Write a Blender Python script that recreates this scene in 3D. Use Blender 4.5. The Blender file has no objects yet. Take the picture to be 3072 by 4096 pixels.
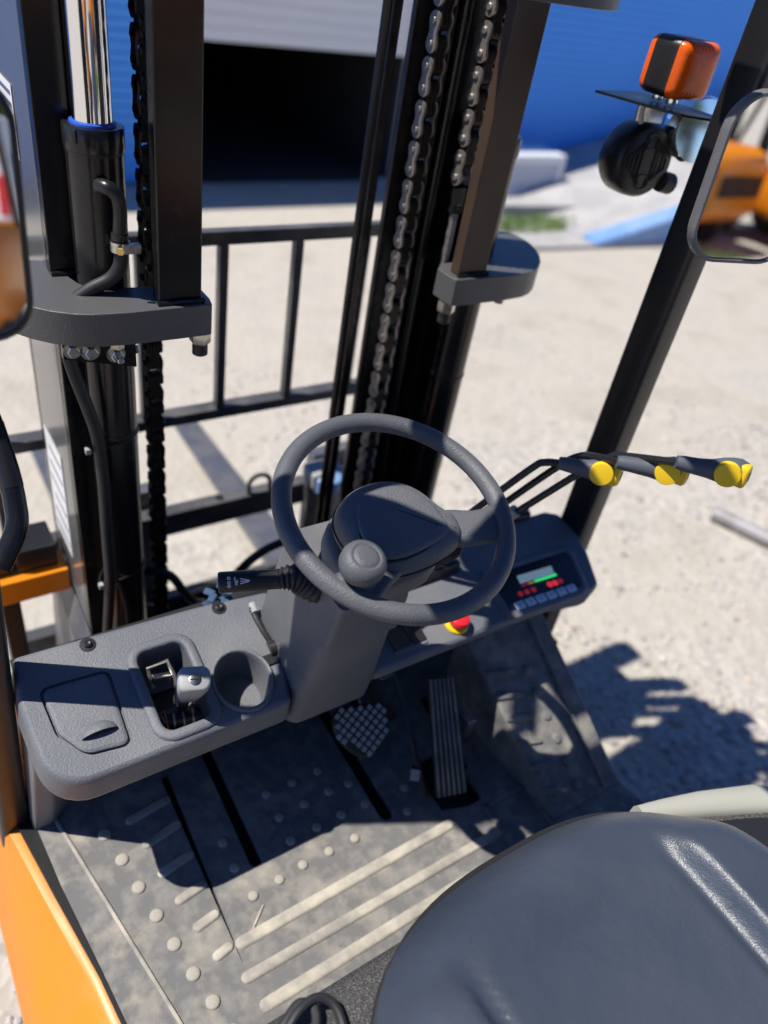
import bpy, bmesh, math, random
from mathutils import Vector, Matrix, noise as mnoise

# ------------------------------------------------------------------ camera
scene = bpy.context.scene
col = scene.collection
CAM = Vector((-0.64, -0.68, 1.93))
RX = Vector((0.8352, -0.5277, 0.155)); RY = Vector((-0.2276, -0.5882, -0.776)); RZ = Vector((0.5007, 0.6128, -0.6113))
RZ.normalize(); RX = (RX - RZ * RX.dot(RZ)).normalized(); RY = RZ.cross(RX)
cd = bpy.data.cameras.new('camera'); cam = bpy.data.objects.new('camera', cd); col.objects.link(cam)
m3 = Matrix((RX, -RY, -RZ)).transposed()
cam.matrix_world = Matrix.Translation(CAM) @ m3.to_4x4()
cd.sensor_fit = 'HORIZONTAL'; cd.sensor_width = 36.0; cd.lens = 36.04
cd.clip_start = 0.02; cd.clip_end = 600
cd.dof.use_dof = True; cd.dof.focus_distance = 1.06; cd.dof.aperture_fstop = 2.6
scene.camera = cam

# ------------------------------------------------------------------ light
SUN = Vector((0.50, -0.22, -1.0)).normalized()          # direction the light travels
elev = math.asin(-SUN.z)
world = bpy.data.worlds.new('World'); scene.world = world; world.use_nodes = True
wn = world.node_tree; wn.nodes.clear()
sky = wn.nodes.new('ShaderNodeTexSky'); sky.sky_type = 'NISHITA'; sky.sun_disc = False
sky.sun_elevation = elev
sky.sun_rotation = math.atan2(-SUN.x, -SUN.y)
sky.altitude = 3000; sky.air_density = 1.0; sky.dust_density = 0.0; sky.ozone_density = 4.0
bg = wn.nodes.new('ShaderNodeBackground'); bg.inputs['Strength'].default_value = 0.085
tint = wn.nodes.new('ShaderNodeMix'); tint.data_type = 'RGBA'; tint.blend_type = 'MULTIPLY'; tint.inputs['Factor'].default_value = 1.0
tint.inputs['B'].default_value = (0.72, 0.90, 1.25, 1)   # deep clear-day blue
wo = wn.nodes.new('ShaderNodeOutputWorld')
wn.links.new(sky.outputs[0], tint.inputs['A']); wn.links.new(tint.outputs['Result'], bg.inputs[0]); wn.links.new(bg.outputs[0], wo.inputs[0])
sl = bpy.data.lights.new('sun', 'SUN'); sl.energy = 5.0; sl.angle = math.radians(0.53); sl.color = (1.0, 0.95, 0.87)
so = bpy.data.objects.new('sun', sl); col.objects.link(so)
so.rotation_euler = SUN.to_track_quat('-Z', 'Y').to_euler(); so.location = (-6, 4, 9)
scene.view_settings.view_transform = 'Standard'; scene.view_settings.look = 'None'
scene.view_settings.exposure = 0.38; scene.view_settings.gamma = 1.0
scene.cycles.max_bounces = 8; scene.cycles.glossy_bounces = 5; scene.cycles.transmission_bounces = 6
scene.cycles.caustics_reflective = False; scene.cycles.caustics_refractive = False
scene.cycles.sample_clamp_indirect = 4.0

R = random.Random(7)
TAU = math.tau

# ------------------------------------------------------------------ materials
def mat(name, base, rough=0.5, metal=0.0, spec=0.5, var=None, vscale=8.0, vlo=0.45, vhi=0.6, bump=None, bump2=None,
        coat=0.0, emit=None, estr=0.0, trans=0.0, rvar=None, ior=1.45, speck=None):
    """principled + optional colour mask (var colour by noise) + noise bumps"""
    m = bpy.data.materials.new(name); m.use_nodes = True
    nt = m.node_tree; b = nt.nodes['Principled BSDF']
    b.inputs['Base Color'].default_value = (*base, 1); b.inputs['Roughness'].default_value = rough
    b.inputs['Metallic'].default_value = metal; b.inputs['Specular IOR Level'].default_value = spec
    b.inputs['Coat Weight'].default_value = coat; b.inputs['Coat Roughness'].default_value = 0.05
    b.inputs['IOR'].default_value = ior
    b.inputs['Transmission Weight'].default_value = trans
    if emit: b.inputs['Emission Color'].default_value = (*emit, 1); b.inputs['Emission Strength'].default_value = estr
    tc = nt.nodes.new('ShaderNodeTexCoord'); obj = tc.outputs['Object']
    L = nt.links.new
    def noise(scale, det=5, rgh=0.6):
        n = nt.nodes.new('ShaderNodeTexNoise'); n.inputs['Scale'].default_value = scale
        n.inputs['Detail'].default_value = det; n.inputs['Roughness'].default_value = rgh
        L(obj, n.inputs['Vector']); return n.outputs['Fac']
    def ramp(fac, lo, hi):
        r = nt.nodes.new('ShaderNodeMapRange'); r.inputs['From Min'].default_value = lo; r.inputs['From Max'].default_value = hi
        L(fac, r.inputs['Value']); return r.outputs['Result']
    cur = None
    def mix(fac, a, bcol):
        x = nt.nodes.new('ShaderNodeMix'); x.data_type = 'RGBA'
        L(fac, x.inputs['Factor'])
        if isinstance(a, tuple): x.inputs['A'].default_value = (*a, 1)
        else: L(a, x.inputs['A'])
        x.inputs['B'].default_value = (*bcol, 1); return x.outputs['Result']
    if var:
        f = ramp(noise(vscale), vlo, vhi); cur = mix(f, base, var)
        if rvar is not None:
            r2 = nt.nodes.new('ShaderNodeMapRange'); L(f, r2.inputs['Value'])
            r2.inputs['To Min'].default_value = rough; r2.inputs['To Max'].default_value = rvar
            L(r2.outputs['Result'], b.inputs['Roughness'])
    if speck:
        c2, sc, lo, hi = speck; f = ramp(noise(sc, 2, 0.5), lo, hi); cur = mix(f, cur if cur else base, c2)
    if cur: L(cur, b.inputs['Base Color'])
    prev = None
    for bp_ in (bump, bump2):
        if not bp_: continue
        kind, sc, st, dist = bp_
        if kind == 'n': h = noise(sc, 3, 0.55)
        else:
            v = nt.nodes.new('ShaderNodeTexVoronoi'); v.inputs['Scale'].default_value = sc
            if kind == 'e': v.feature = 'DISTANCE_TO_EDGE'
            mp = nt.nodes.new('ShaderNodeMapping'); L(obj, mp.inputs['Vector'])
            if kind == 's': mp.inputs['Scale'].default_value = (1.0, 2.2, 1.0)
            L(mp.outputs['Vector'], v.inputs['Vector']); h = v.outputs['Distance']
        bn = nt.nodes.new('ShaderNodeBump'); bn.inputs['Strength'].default_value = st; bn.inputs['Distance'].default_value = dist
        L(h, bn.inputs['Height'])
        if prev: L(prev, bn.inputs['Normal'])
        prev = bn.outputs['Normal']
    if prev: L(prev, b.inputs['Normal'])
    return m

M = {}
M['dash'] = mat('dash_plastic', (0.125, 0.134, 0.152), 0.46, var=(0.175, 0.180, 0.188), vscale=9, vlo=0.42, vhi=0.75,
                bump=('n', 330, 0.7, 0.0016), bump2=('n', 900, 0.5, 0.0010))  # grey plastic, tinted slightly blue to colour its skylit shade
M['column'] = mat('column_plastic', (0.125, 0.128, 0.136), 0.48, var=(0.165, 0.163, 0.158), vscale=11, vlo=0.45, vhi=0.75, bump=('n', 360, 0.6, 0.0014))
M['wheelp'] = mat('wheel_plastic', (0.095, 0.10, 0.112), 0.45, bump=('n', 420, 0.7, 0.0016), bump2=('n', 60, 0.15, 0.001), var=(0.125, 0.127, 0.133), vscale=14, vlo=0.45, vhi=0.72, rvar=0.36)
M['hubp'] = mat('hub_plastic', (0.12, 0.124, 0.134), 0.42, bump=('n', 380, 0.8, 0.0018), var=(0.145, 0.145, 0.148), vscale=12, vlo=0.48, vhi=0.75)
M['blackplastic'] = mat('black_plastic', (0.018, 0.018, 0.02), 0.38, bump=('n', 500, 0.2, 0.0008))
M['rubber'] = mat('black_rubber', (0.022, 0.022, 0.024), 0.55)
M['seat'] = mat('seat_vinyl', (0.036, 0.047, 0.070), 0.36, spec=0.6, bump=('s', 380, 0.28, 0.0010), bump2=('n', 30, 0.3, 0.005),
                var=(0.056, 0.068, 0.092), vscale=3.5, vlo=0.35, vhi=0.75)  # black vinyl, blue tint stands in for the sky's reflection
M['mat'] = mat('floor_rubber', (0.138, 0.137, 0.136), 0.8, var=(0.38, 0.345, 0.28), vscale=17, vlo=0.50, vhi=0.78,
               bump=('n', 300, 0.4, 0.001), speck=((0.23, 0.22, 0.20), 38, 0.45, 0.75))
M['dust'] = mat('dusty_rubber', (0.25, 0.235, 0.21), 0.85, var=(0.50, 0.455, 0.375), vscale=16, vlo=0.38, vhi=0.66, bump=('n', 250, 0.3, 0.001))
M['floorpan'] = mat('floor_pan_steel', (0.012, 0.012, 0.014), 0.6)
M['gloss'] = mat('black_gloss_paint', (0.009, 0.009, 0.010), 0.20, spec=0.5, bump=('n', 35, 0.08, 0.002), var=(0.022, 0.019, 0.016), vscale=16, vlo=0.52, vhi=0.8, rvar=0.38)
M['semi'] = mat('black_semigloss_paint', (0.014, 0.014, 0.015), 0.33, spec=0.5, bump=('n', 220, 0.08, 0.001))
M['dustblack'] = mat('dusty_black_paint', (0.06, 0.06, 0.064), 0.42, var=(0.10, 0.098, 0.095), vscale=12)
M['upright'] = mat('upright_sheen_tone', (0.12, 0.12, 0.118), 0.16, spec=0.7)  # black steel lightened in colour to imitate bright grazing reflections
M['cast'] = mat('mast_plate_paint', (0.085, 0.085, 0.087), 0.36, spec=0.6, bump=('n', 420, 0.55, 0.0016))
M['chrome'] = mat('chrome', (0.86, 0.86, 0.87), 0.045, 1.0)
M['zinc'] = mat('zinc_bolt', (0.62, 0.61, 0.58), 0.28, 1.0, var=(0.5, 0.47, 0.38), vscale=90)
M['brass'] = mat('brass_screw', (0.62, 0.45, 0.16), 0.3, 1.0)
M['chain'] = mat('chain_steel', (0.36, 0.33, 0.31), 0.45, 0.75, var=(0.22, 0.19, 0.17), vscale=120, vlo=0.5, vhi=0.75)
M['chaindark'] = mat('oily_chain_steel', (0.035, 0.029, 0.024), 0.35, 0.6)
M['orange'] = mat('orange_paint', (0.70, 0.215, 0.007), 0.34, coat=0.15, bump=('n', 14, 0.06, 0.004), var=(0.60, 0.205, 0.025), vscale=7, vlo=0.5, vhi=0.8, rvar=0.5)
M['yellowpad'] = mat('yellow_plastic', (0.80, 0.53, 0.012), 0.45)
M['grip'] = mat('grip_plastic', (0.085, 0.095, 0.115), 0.5, bump=('n', 500, 0.25, 0.001))
M['lightgrey'] = mat('light_grey_plastic', (0.33, 0.335, 0.33), 0.5, bump=('n', 380, 0.25, 0.001))
M['red'] = mat('red_plastic', (0.72, 0.02, 0.03), 0.35)
M['amber'] = mat('amber_lens', (0.80, 0.115, 0.006), 0.18, spec=0.35, coat=0.0, bump=('v', 420, 0.3, 0.001))
M['redlens'] = mat('red_lens', (0.55, 0.012, 0.02), 0.15, coat=0.4)
M['mirror'] = mat('mirror_glass', (0.93, 0.94, 0.94), 0.01, 1.0)
M['screen'] = mat('lcd_screen', (0.30, 0.42, 0.46), 0.15, emit=(0.36, 0.52, 0.58), estr=0.22)
M['ledgreen'] = mat('green_led', (0.02, 0.5, 0.12), 0.3, emit=(0.03, 0.85, 0.22), estr=0.6)
M['ledred'] = mat('red_led', (0.55, 0.02, 0.03), 0.3, emit=(1.0, 0.04, 0.06), estr=0.42)
M['ledreddim'] = mat('red_symbol_print', (0.45, 0.03, 0.05), 0.4, emit=(0.8, 0.03, 0.05), estr=0.16)
M['ledamber'] = mat('amber_led', (0.6, 0.35, 0.05), 0.3, emit=(0.9, 0.45, 0.05), estr=0.2)
M['panelface'] = mat('panel_overlay', (0.02, 0.022, 0.03), 0.22)
M['button'] = mat('grey_blue_key', (0.66, 0.69, 0.76), 0.35)
M['printwhite'] = mat('white_print', (0.82, 0.80, 0.82), 0.5)
M['printgrey'] = mat('grey_print', (0.12, 0.12, 0.15), 0.5)
M['sticker'] = mat('white_sticker', (0.78, 0.79, 0.78), 0.35)
M['blueseal'] = mat('blue_seal', (0.03, 0.11, 0.55), 0.3)
M['bluecloth'] = mat('blue_rag', (0.035, 0.075, 0.14), 0.8)
M['hood'] = mat('pebbled_hood', (0.055, 0.054, 0.055), 0.55, bump=('v', 520, 0.9, 0.0022), speck=((0.16, 0.155, 0.15), 420, 0.52, 0.66))
M['lipgrey'] = mat('pale_lip_plastic', (0.36, 0.36, 0.315), 0.55)
M['brownblack'] = mat('floor_reflection_brown', (0.060, 0.037, 0.022), 0.4, var=(0.045, 0.029, 0.019), vscale=6)  # brown imitates the sunlit floor mirrored in the right flange
M['bluewall'] = mat('blue_siding', (0.085, 0.36, 0.93), 0.6, var=(0.09, 0.38, 0.95), vscale=1.2)
M['shutter'] = mat('grey_shutter', (0.80, 0.79, 0.77), 0.5)
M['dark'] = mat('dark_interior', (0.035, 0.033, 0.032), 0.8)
M['concrete'] = mat('concrete', (0.34, 0.335, 0.33), 0.85, var=(0.42, 0.41, 0.40), vscale=3, bump=('n', 60, 0.4, 0.01))
M['bluesteel'] = mat('blue_ramp_paint', (0.17, 0.31, 0.58), 0.5, var=(0.23, 0.36, 0.58), vscale=4)
M['whitepaint'] = mat('white_paint', (0.78, 0.79, 0.80), 0.35, coat=0.3)
M['glassdark'] = mat('window_glass', (0.03, 0.06, 0.14), 0.06, spec=0.7)
M['tyre'] = mat('tyre_rubber', (0.03, 0.029, 0.028), 0.75, var=(0.09, 0.08, 0.07), vscale=14, vlo=0.5, vhi=0.75)
M['steelgrey'] = mat('galvanised_steel', (0.36, 0.355, 0.36), 0.5, 0.3, var=(0.28, 0.27, 0.27), vscale=9)
M['fork'] = mat('fork_steel', (0.14, 0.145, 0.17), 0.35, 0.5, var=(0.2, 0.195, 0.2), vscale=11)
M['bark'] = mat('bark', (0.09, 0.065, 0.045), 0.9, bump=('n', 18, 0.8, 0.03))
M['copper'] = mat('copper_wire', (0.5, 0.18, 0.06), 0.35, 0.8)
M['plasticgrey'] = mat('pale_crate_plastic', (0.52, 0.55, 0.62), 0.6)

def leafmat(name, a, b):
    m = mat(name, a, 0.6, var=b, vscale=1.6, vlo=0.35, vhi=0.65)
    return m
M['leaf'] = leafmat('tree_leaf', (0.045, 0.11, 0.022), (0.085, 0.17, 0.03))
M['grass'] = leafmat('grass_blade', (0.10, 0.19, 0.03), (0.17, 0.26, 0.05))

def ground_material():
    m = bpy.data.materials.new('gravel_ground'); m.use_nodes = True; nt = m.node_tree; L = nt.links.new
    b = nt.nodes['Principled BSDF']; b.inputs['Roughness'].default_value = 0.95; b.inputs['Specular IOR Level'].default_value = 0.2
    tc = nt.nodes.new('ShaderNodeTexCoord')
    def nz(s, d=6, r=0.6):
        n = nt.nodes.new('ShaderNodeTexNoise'); n.inputs['Scale'].default_value = s; n.inputs['Detail'].default_value = d
        n.inputs['Roughness'].default_value = r; L(tc.outputs['Object'], n.inputs['Vector']); return n.outputs['Fac']
    def cr(fac, stops):
        r = nt.nodes.new('ShaderNodeValToRGB'); e = r.color_ramp.elements
        while len(e) < len(stops): e.new(0.5)
        for i, (p, c) in enumerate(stops): e[i].position = p; e[i].color = (*c, 1)
        L(fac, r.inputs['Fac']); return r.outputs['Color']
    sand = cr(nz(2.2), [(0.3, (0.36, 0.33, 0.28)), (0.5, (0.435, 0.40, 0.345)), (0.72, (0.385, 0.362, 0.325))])
    v = nt.nodes.new('ShaderNodeTexVoronoi'); v.inputs['Scale'].default_value = 34; L(tc.outputs['Object'], v.inputs['Vector'])
    stone = cr(v.outputs['Color'], [(0.15, (0.29, 0.275, 0.26)), (0.5, (0.43, 0.405, 0.365)), (0.85, (0.54, 0.50, 0.445))])
    mk = nt.nodes.new('ShaderNodeMapRange'); mk.inputs['From Min'].default_value = 0.44; mk.inputs['From Max'].default_value = 0.6
    L(nz(0.55, 4), mk.inputs['Value'])
    sp_ = nt.nodes.new('ShaderNodeSeparateXYZ'); L(tc.outputs['Object'], sp_.inputs[0])
    my = nt.nodes.new('ShaderNodeMapRange'); my.interpolation_type = 'SMOOTHSTEP'; my.inputs['From Min'].default_value = 2.4; my.inputs['From Max'].default_value = 0.6
    L(sp_.outputs['Y'], my.inputs['Value'])
    mm_ = nt.nodes.new('ShaderNodeMath'); mm_.operation = 'MULTIPLY'; L(mk.outputs['Result'], mm_.inputs[0]); L(my.outputs['Result'], mm_.inputs[1])
    mx = nt.nodes.new('ShaderNodeMix'); mx.data_type = 'RGBA'; L(mm_.outputs[0], mx.inputs['Factor']); L(sand, mx.inputs['A']); L(stone, mx.inputs['B'])
    L(mx.outputs['Result'], b.inputs['Base Color'])
    bn = nt.nodes.new('ShaderNodeBump'); bn.inputs['Strength'].default_value = 0.3; bn.inputs['Distance'].default_value = 0.015
    L(v.outputs['Distance'], bn.inputs['Height'])
    b2 = nt.nodes.new('ShaderNodeBump'); b2.inputs['Strength'].default_value = 0.35; b2.inputs['Distance'].default_value = 0.03
    L(nz(16), b2.inputs['Height']); L(bn.outputs['Normal'], b2.inputs['Normal']); L(b2.outputs['Normal'], b.inputs['Normal'])
    return m
M['ground'] = ground_material()
def stone_material():
    m = bpy.data.materials.new('gravel_stone'); m.use_nodes = True; nt = m.node_tree; b = nt.nodes['Principled BSDF']
    b.inputs['Roughness'].default_value = 0.9
    a = nt.nodes.new('ShaderNodeAttribute'); a.attribute_name = 'tint'; nt.links.new(a.outputs['Color'], b.inputs['Base Color'])
    return m
M['stone'] = stone_material()

# ------------------------------------------------------------------ mesh helpers
def V(*a): return Vector(a if len(a) > 1 else a[0])
class MB:
    def __init__(s): s.v = []; s.f = []
    def add(s, vs, fs):
        o = len(s.v); s.v += [tuple(p) for p in vs]; s.f += [tuple(i + o for i in f) for f in fs]; return s
    def hexa(s, p):   # 8 points: bottom loop 0-3 (ccw from above), top loop 4-7
        return s.add(p, [(3, 2, 1, 0), (4, 5, 6, 7), (0, 1, 5, 4), (1, 2, 6, 5), (2, 3, 7, 6), (3, 0, 4, 7)])
    def box(s, c, d, rot=None):
        c = Vector(c); h = [x / 2 for x in d]
        P = [Vector((sx * h[0], sy * h[1], sz * h[2])) for sz in (-1, 1) for sx, sy in ((-1, -1), (1, -1), (1, 1), (-1, 1))]
        if rot: P = [rot @ p for p in P]
        return s.hexa([c + p for p in P])
    def bb(s, x0, x1, y0, y1, z0, z1): return s.box(((x0 + x1) / 2, (y0 + y1) / 2, (z0 + z1) / 2), (x1 - x0, y1 - y0, z1 - z0))
    def loft(s, loops, cap0=True, cap1=True, close=True):
        n = len(loops[0]); vs = [p for l in loops for p in l]; fs = []
        for i in range(len(loops) - 1):
            for j in range(n if close else n - 1):
                k = (j + 1) % n; fs.append((i * n + j, i * n + k, (i + 1) * n + k, (i + 1) * n + j))
        if cap0: fs.append(tuple(reversed(range(n))))
        if cap1: fs.append(tuple(range((len(loops) - 1) * n, len(loops) * n)))
        return s.add(vs, fs)
    def tube(s, pts, r, n=10, caps=True, closed=False):
        pts = [Vector(p) for p in pts]; N = len(pts); rs = r if isinstance(r, (list, tuple)) else [r] * N
        loops = []; up = None
        for i, p in enumerate(pts):
            if closed: t = pts[(i + 1) % N] - pts[i - 1]
            else: t = pts[min(i + 1, N - 1)] - pts[max(i - 1, 0)]
            t.normalize()
            if up is None:
                a = Vector((0, 0, 1)) if abs(t.z) < 0.9 else Vector((1, 0, 0)); u = t.cross(a).normalized()
            else:
                u = (up - t * up.dot(t)).normalized()
            up = u; w = t.cross(u)
            loops.append([p + (u * math.cos(TAU * k / n) + w * math.sin(TAU * k / n)) * rs[i] for k in range(n)])
        if closed: loops.append(loops[0]); return s.loft(loops, False, False)
        return s.loft(loops, caps, caps)
    def lathe(s, prof, o, ax, n=24, cap0=True, cap1=True):
        o = Vector(o); ax = Vector(ax).normalized(); a = Vector((0, 0, 1)) if abs(ax.z) < 0.9 else Vector((1, 0, 0))
        u = ax.cross(a).normalized(); w = ax.cross(u)
        return s.loft([[o + ax * h + (u * math.cos(TAU * k / n) + w * math.sin(TAU * k / n)) * max(r, 1e-5) for k in range(n)] for r, h in prof], cap0, cap1)
    def fill(s, outer, holes, flip=False):
        bm = bmesh.new()
        for lp in [outer] + holes:
            vs = [bm.verts.new(p) for p in lp]
            for i in range(len(vs)): bm.edges.new((vs[i], vs[(i + 1) % len(vs)]))
        bmesh.ops.triangle_fill(bm, use_beauty=True, use_dissolve=False, edges=bm.edges[:])
        bm.normal_update(); bm.verts.index_update()
        up = sum((f.normal.z for f in bm.faces), 0.0)
        fs = [tuple(v.index for v in f.verts) for f in bm.faces]
        if (up < 0) != flip: fs = [tuple(reversed(f)) for f in fs]
        s.add([v.co.copy() for v in bm.verts], fs); bm.free(); return s
    def build(s, name, m, parent=None, bevel=0, seg=2, ang=35, recalc=True):
        me = bpy.data.meshes.new(name); me.from_pydata(s.v, [], s.f)
        if recalc:
            bm = bmesh.new(); bm.from_mesh(me); bmesh.ops.recalc_face_normals(bm, faces=bm.faces[:]); bm.to_mesh(me); bm.free()
        me.polygons.foreach_set('use_smooth', [True] * len(me.polygons)); me.set_sharp_from_angle(angle=math.radians(ang))
        me.materials.append(M[m] if isinstance(m, str) else m); me.update()
        o = bpy.data.objects.new(name, me); col.objects.link(o)
        if parent: o.parent = parent
        if bevel:
            b = o.modifiers.new('bevel', 'BEVEL'); b.width = bevel; b.segments = seg; b.limit_method = 'ANGLE'; b.angle_limit = math.radians(40); b.harden_normals = True
        return o
def rrect(cx, cy, w, h, r, n=5):
    out = []
    for (sx, sy, a0) in ((1, 1, 0), (-1, 1, 90), (-1, -1, 180), (1, -1, 270)):
        for k in range(n + 1):
            a = math.radians(a0 + 90 * k / n); out.append((cx + sx * (w / 2 - r) + r * math.cos(a), cy + sy * (h / 2 - r) + r * math.sin(a)))
    return out
def offset(poly, d):
    n = len(poly); out = []
    for i in range(n):
        p0 = Vector(poly[i - 1]); p = Vector(poly[i]); p1 = Vector(poly[(i + 1) % n])
        e0 = (p - p0); e1 = (p1 - p)
        if e0.length < 1e-7 or e1.length < 1e-7: out.append(tuple(p)); continue
        n0 = Vector((-e0.y, e0.x)).normalized(); n1 = Vector((-e1.y, e1.x)).normalized()
        nn = (n0 + n1); nn = nn / max(nn.length_squared, 0.4) * 2
        q = p + nn * d; out.append((q.x, q.y))
    return out
def smooth_poly(pts, it=2):
    for _ in range(it):
        q = []
        for i in range(len(pts)):
            a = Vector(pts[i]); b = Vector(pts[(i + 1) % len(pts)]); q += [tuple(a * .75 + b * .25), tuple(a * .25 + b * .75)]
        pts = q
    return pts
def fillet(pts, n=5):
    out = []; N = len(pts)
    for i in range(N):
        x, y, r = pts[i]; p = Vector((x, y)); a = Vector(pts[i - 1][:2]) - p; b = Vector(pts[(i + 1) % N][:2]) - p
        if r < 1e-5: out.append((x, y)); continue
        la, lb = a.length, b.length; a.normalize(); b.normalize(); h = math.acos(max(-1, min(1, a.dot(b)))) / 2
        t = min(r / math.tan(h), la * .48, lb * .48); r = t * math.tan(h); c = p + (a + b).normalized() * (r / math.sin(h))
        s0 = p + a * t - c; s1 = p + b * t - c; a0 = math.atan2(s0.y, s0.x); d = math.atan2(s1.y, s1.x) - a0
        d = (d + math.pi) % TAU - math.pi
        for k in range(n + 1): q = a0 + d * k / n; out.append((c.x + r * math.cos(q), c.y + r * math.sin(q)))
    return out
def spline(pts, n=8, closed=False):
    P = [Vector(p) for p in pts]; out = []; N = len(P)
    for i in range(N if closed else N - 1):
        p0 = P[i - 1] if (i > 0 or closed) else P[0]; p1 = P[i]; p2 = P[(i + 1) % N]; p3 = P[(i + 2) % N] if (i + 2 < N or closed) else P[-1]
        for k in range(n):
            t = k / n; out.append(0.5 * ((2 * p1) + (p2 - p0) * t + (2 * p0 - 5 * p1 + 4 * p2 - p3) * t * t + (3 * p1 - p0 - 3 * p2 + p3) * t ** 3))
    if not closed: out.append(P[-1])
    return out
def empty(name, loc=(0, 0, 0), parent=None):
    o = bpy.data.objects.new(name, None); col.objects.link(o); o.location = loc; o.empty_display_size = 0.1
    if parent: o.parent = parent
    return o
def tag(o, label=None, cat=None, group=None, kind=None):
    if label: o['label'] = label
    if cat: o['category'] = cat
    if group: o['group'] = group
    if kind: o['kind'] = kind
    return o
def frame_rot(x, y, z): return Matrix((x, y, z)).transposed()
def slab(mb, outline, levels, mp, cap0=False, cap1=True):
    mb.loft([[mp(x, y, h) for x, y in offset(outline, d)] for d, h in levels], cap0, cap1); return mb
def inst(src, name, parent, M4):
    o = bpy.data.objects.new(name, src.data); col.objects.link(o); o.parent = parent; o.matrix_local = M4; return o
def text_mesh(name, body, size, m, parent, M4, extrude=0.0003):
    c = bpy.data.curves.new(name, 'FONT'); c.body = body; c.size = size; c.extrude = extrude; c.align_x = 'CENTER'; c.align_y = 'CENTER'
    t = bpy.data.objects.new(name + '_tmp', c); col.objects.link(t)
    me = bpy.data.meshes.new_from_object(t.evaluated_get(bpy.context.evaluated_depsgraph_get()))
    bpy.data.objects.remove(t); bpy.data.curves.remove(c)
    me.materials.clear(); me.materials.append(M[m]); me.name = name
    o = bpy.data.objects.new(name, me); col.objects.link(o); o.parent = parent; o.matrix_local = M4; return o
def axes_matrix(o, ex, ey):
    ex = Vector(ex).normalized(); ey = Vector(ey); ey = (ey - ex * ey.dot(ex)).normalized(); ez = ex.cross(ey)
    m = frame_rot(ex, ey, ez).to_4x4(); m.translation = Vector(o); return m
def hexbolt(mb, o, ax, r, h, washer=0, stud=0):
    if washer: mb.lathe([(r * 1.45, 0), (r * 1.45, washer)], o, ax, 20)
    o2 = Vector(o) + Vector(ax).normalized() * washer
    mb.lathe([(r, 0), (r, h * 0.85), (r * 0.85, h)], o2, ax, 6)
    if stud: mb.lathe([(r * 0.5, 0), (r * 0.5, stud), (r * 0.4, stud * 1.08)], o2 + Vector(ax).normalized() * h, ax, 14)
    return mb

# ------------------------------------------------------------------ setting
g = MB().add([(-150, -150, 0), (150, -150, 0), (150, 150, 0), (-150, 150, 0)], [(0, 1, 2, 3)]).build('ground', 'ground')
tag(g, 'pale sandy gravel yard around the forklift', kind='structure')

def gravel():
    base = []
    bm = bmesh.new(); bmesh.ops.create_icosphere(bm, subdivisions=1, radius=1.0)
    bv = [v.co.copy() for v in bm.verts]; bf = [tuple(v.index for v in f.verts) for f in bm.faces]; bm.free()
    vs = []; fs = []; cols = []
    pal = [(0.36, 0.34, 0.315), (0.47, 0.44, 0.40), (0.53, 0.495, 0.44), (0.29, 0.28, 0.265), (0.50, 0.43, 0.36), (0.43, 0.42, 0.41)]
    for i in range(15000):
        if i < 9500: x = R.uniform(0.55, 3.4); y = R.uniform(-1.0, 1.2) if R.random() < .85 else R.uniform(1.2, 2.6)
        elif i < 12500: x = R.uniform(-1.7, -0.62); y = R.uniform(-0.6, 3.0)
        else: x = R.uniform(-3.2, 4.2); y = R.uniform(-8.5, -1.2)
        d = mnoise.noise(Vector((x * 0.7, y * 0.7, 0)))
        if d < -0.12 and R.random() < 0.8: continue
        s = R.uniform(0.005, 0.013) * (1.7 if R.random() < 0.06 else 1)
        sx, sy, sz = s * R.uniform(.8, 1.3), s * R.uniform(.7, 1.1), s * R.uniform(.45, .75); a = R.uniform(0, TAU); ca, sa = math.cos(a), math.sin(a)
        o = len(vs); c = R.choice(pal); k = R.uniform(.85, 1.1)
        for v in bv:
            j = R.uniform(.82, 1.12); px, py = v.x * sx * j, v.y * sy * j
            vs.append((x + px * ca - py * sa, y + px * sa + py * ca, sz * 0.35 + v.z * sz * j))
        fs += [tuple(q + o for q in f) for f in bf]
        cols += [(c[0] * k, c[1] * k, c[2] * k, 1.0)] * len(bv)
    me = bpy.data.meshes.new('gravel'); me.from_pydata(vs, [], fs)
    at = me.color_attributes.new('tint', 'FLOAT_COLOR', 'POINT'); at.data.foreach_set('color', [q for c in cols for q in c])
    me.materials.append(M['stone']); o = bpy.data.objects.new('gravel', me); col.objects.link(o)
    tag(o, 'loose pale gravel stones strewn over the yard', 'gravel', kind='stuff')
gravel()

# blue building with a half lowered shutter door
WY = 5.35
bld = empty('warehouse', (3.0, WY, 0))
tag(bld, 'blue warehouse clad in narrow horizontal boards with a dark shutter doorway', 'building')
def off(o, p): o.location = (-p.location.x, -p.location.y, -p.location.z); return o
WTOP = 2.08; D0, D1, DT = 1.66, 3.62, 0.98
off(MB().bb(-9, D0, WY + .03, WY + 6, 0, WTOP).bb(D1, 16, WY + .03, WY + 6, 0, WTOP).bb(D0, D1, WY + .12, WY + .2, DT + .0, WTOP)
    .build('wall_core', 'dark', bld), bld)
bh = 0.067; nb = int(WTOP / bh)
def board(x0, x1):
    prof = [(0, 0.0), (0, 0.002), (-0.012, 0.004), (-0.012, bh - 0.004), (-0.004, bh - 0.001), (0, bh - 0.001)]
    return MB().loft([[(x, y + 0.03, z) for y, z in prof] for x in (x0, x1)])
srcs = {}
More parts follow.
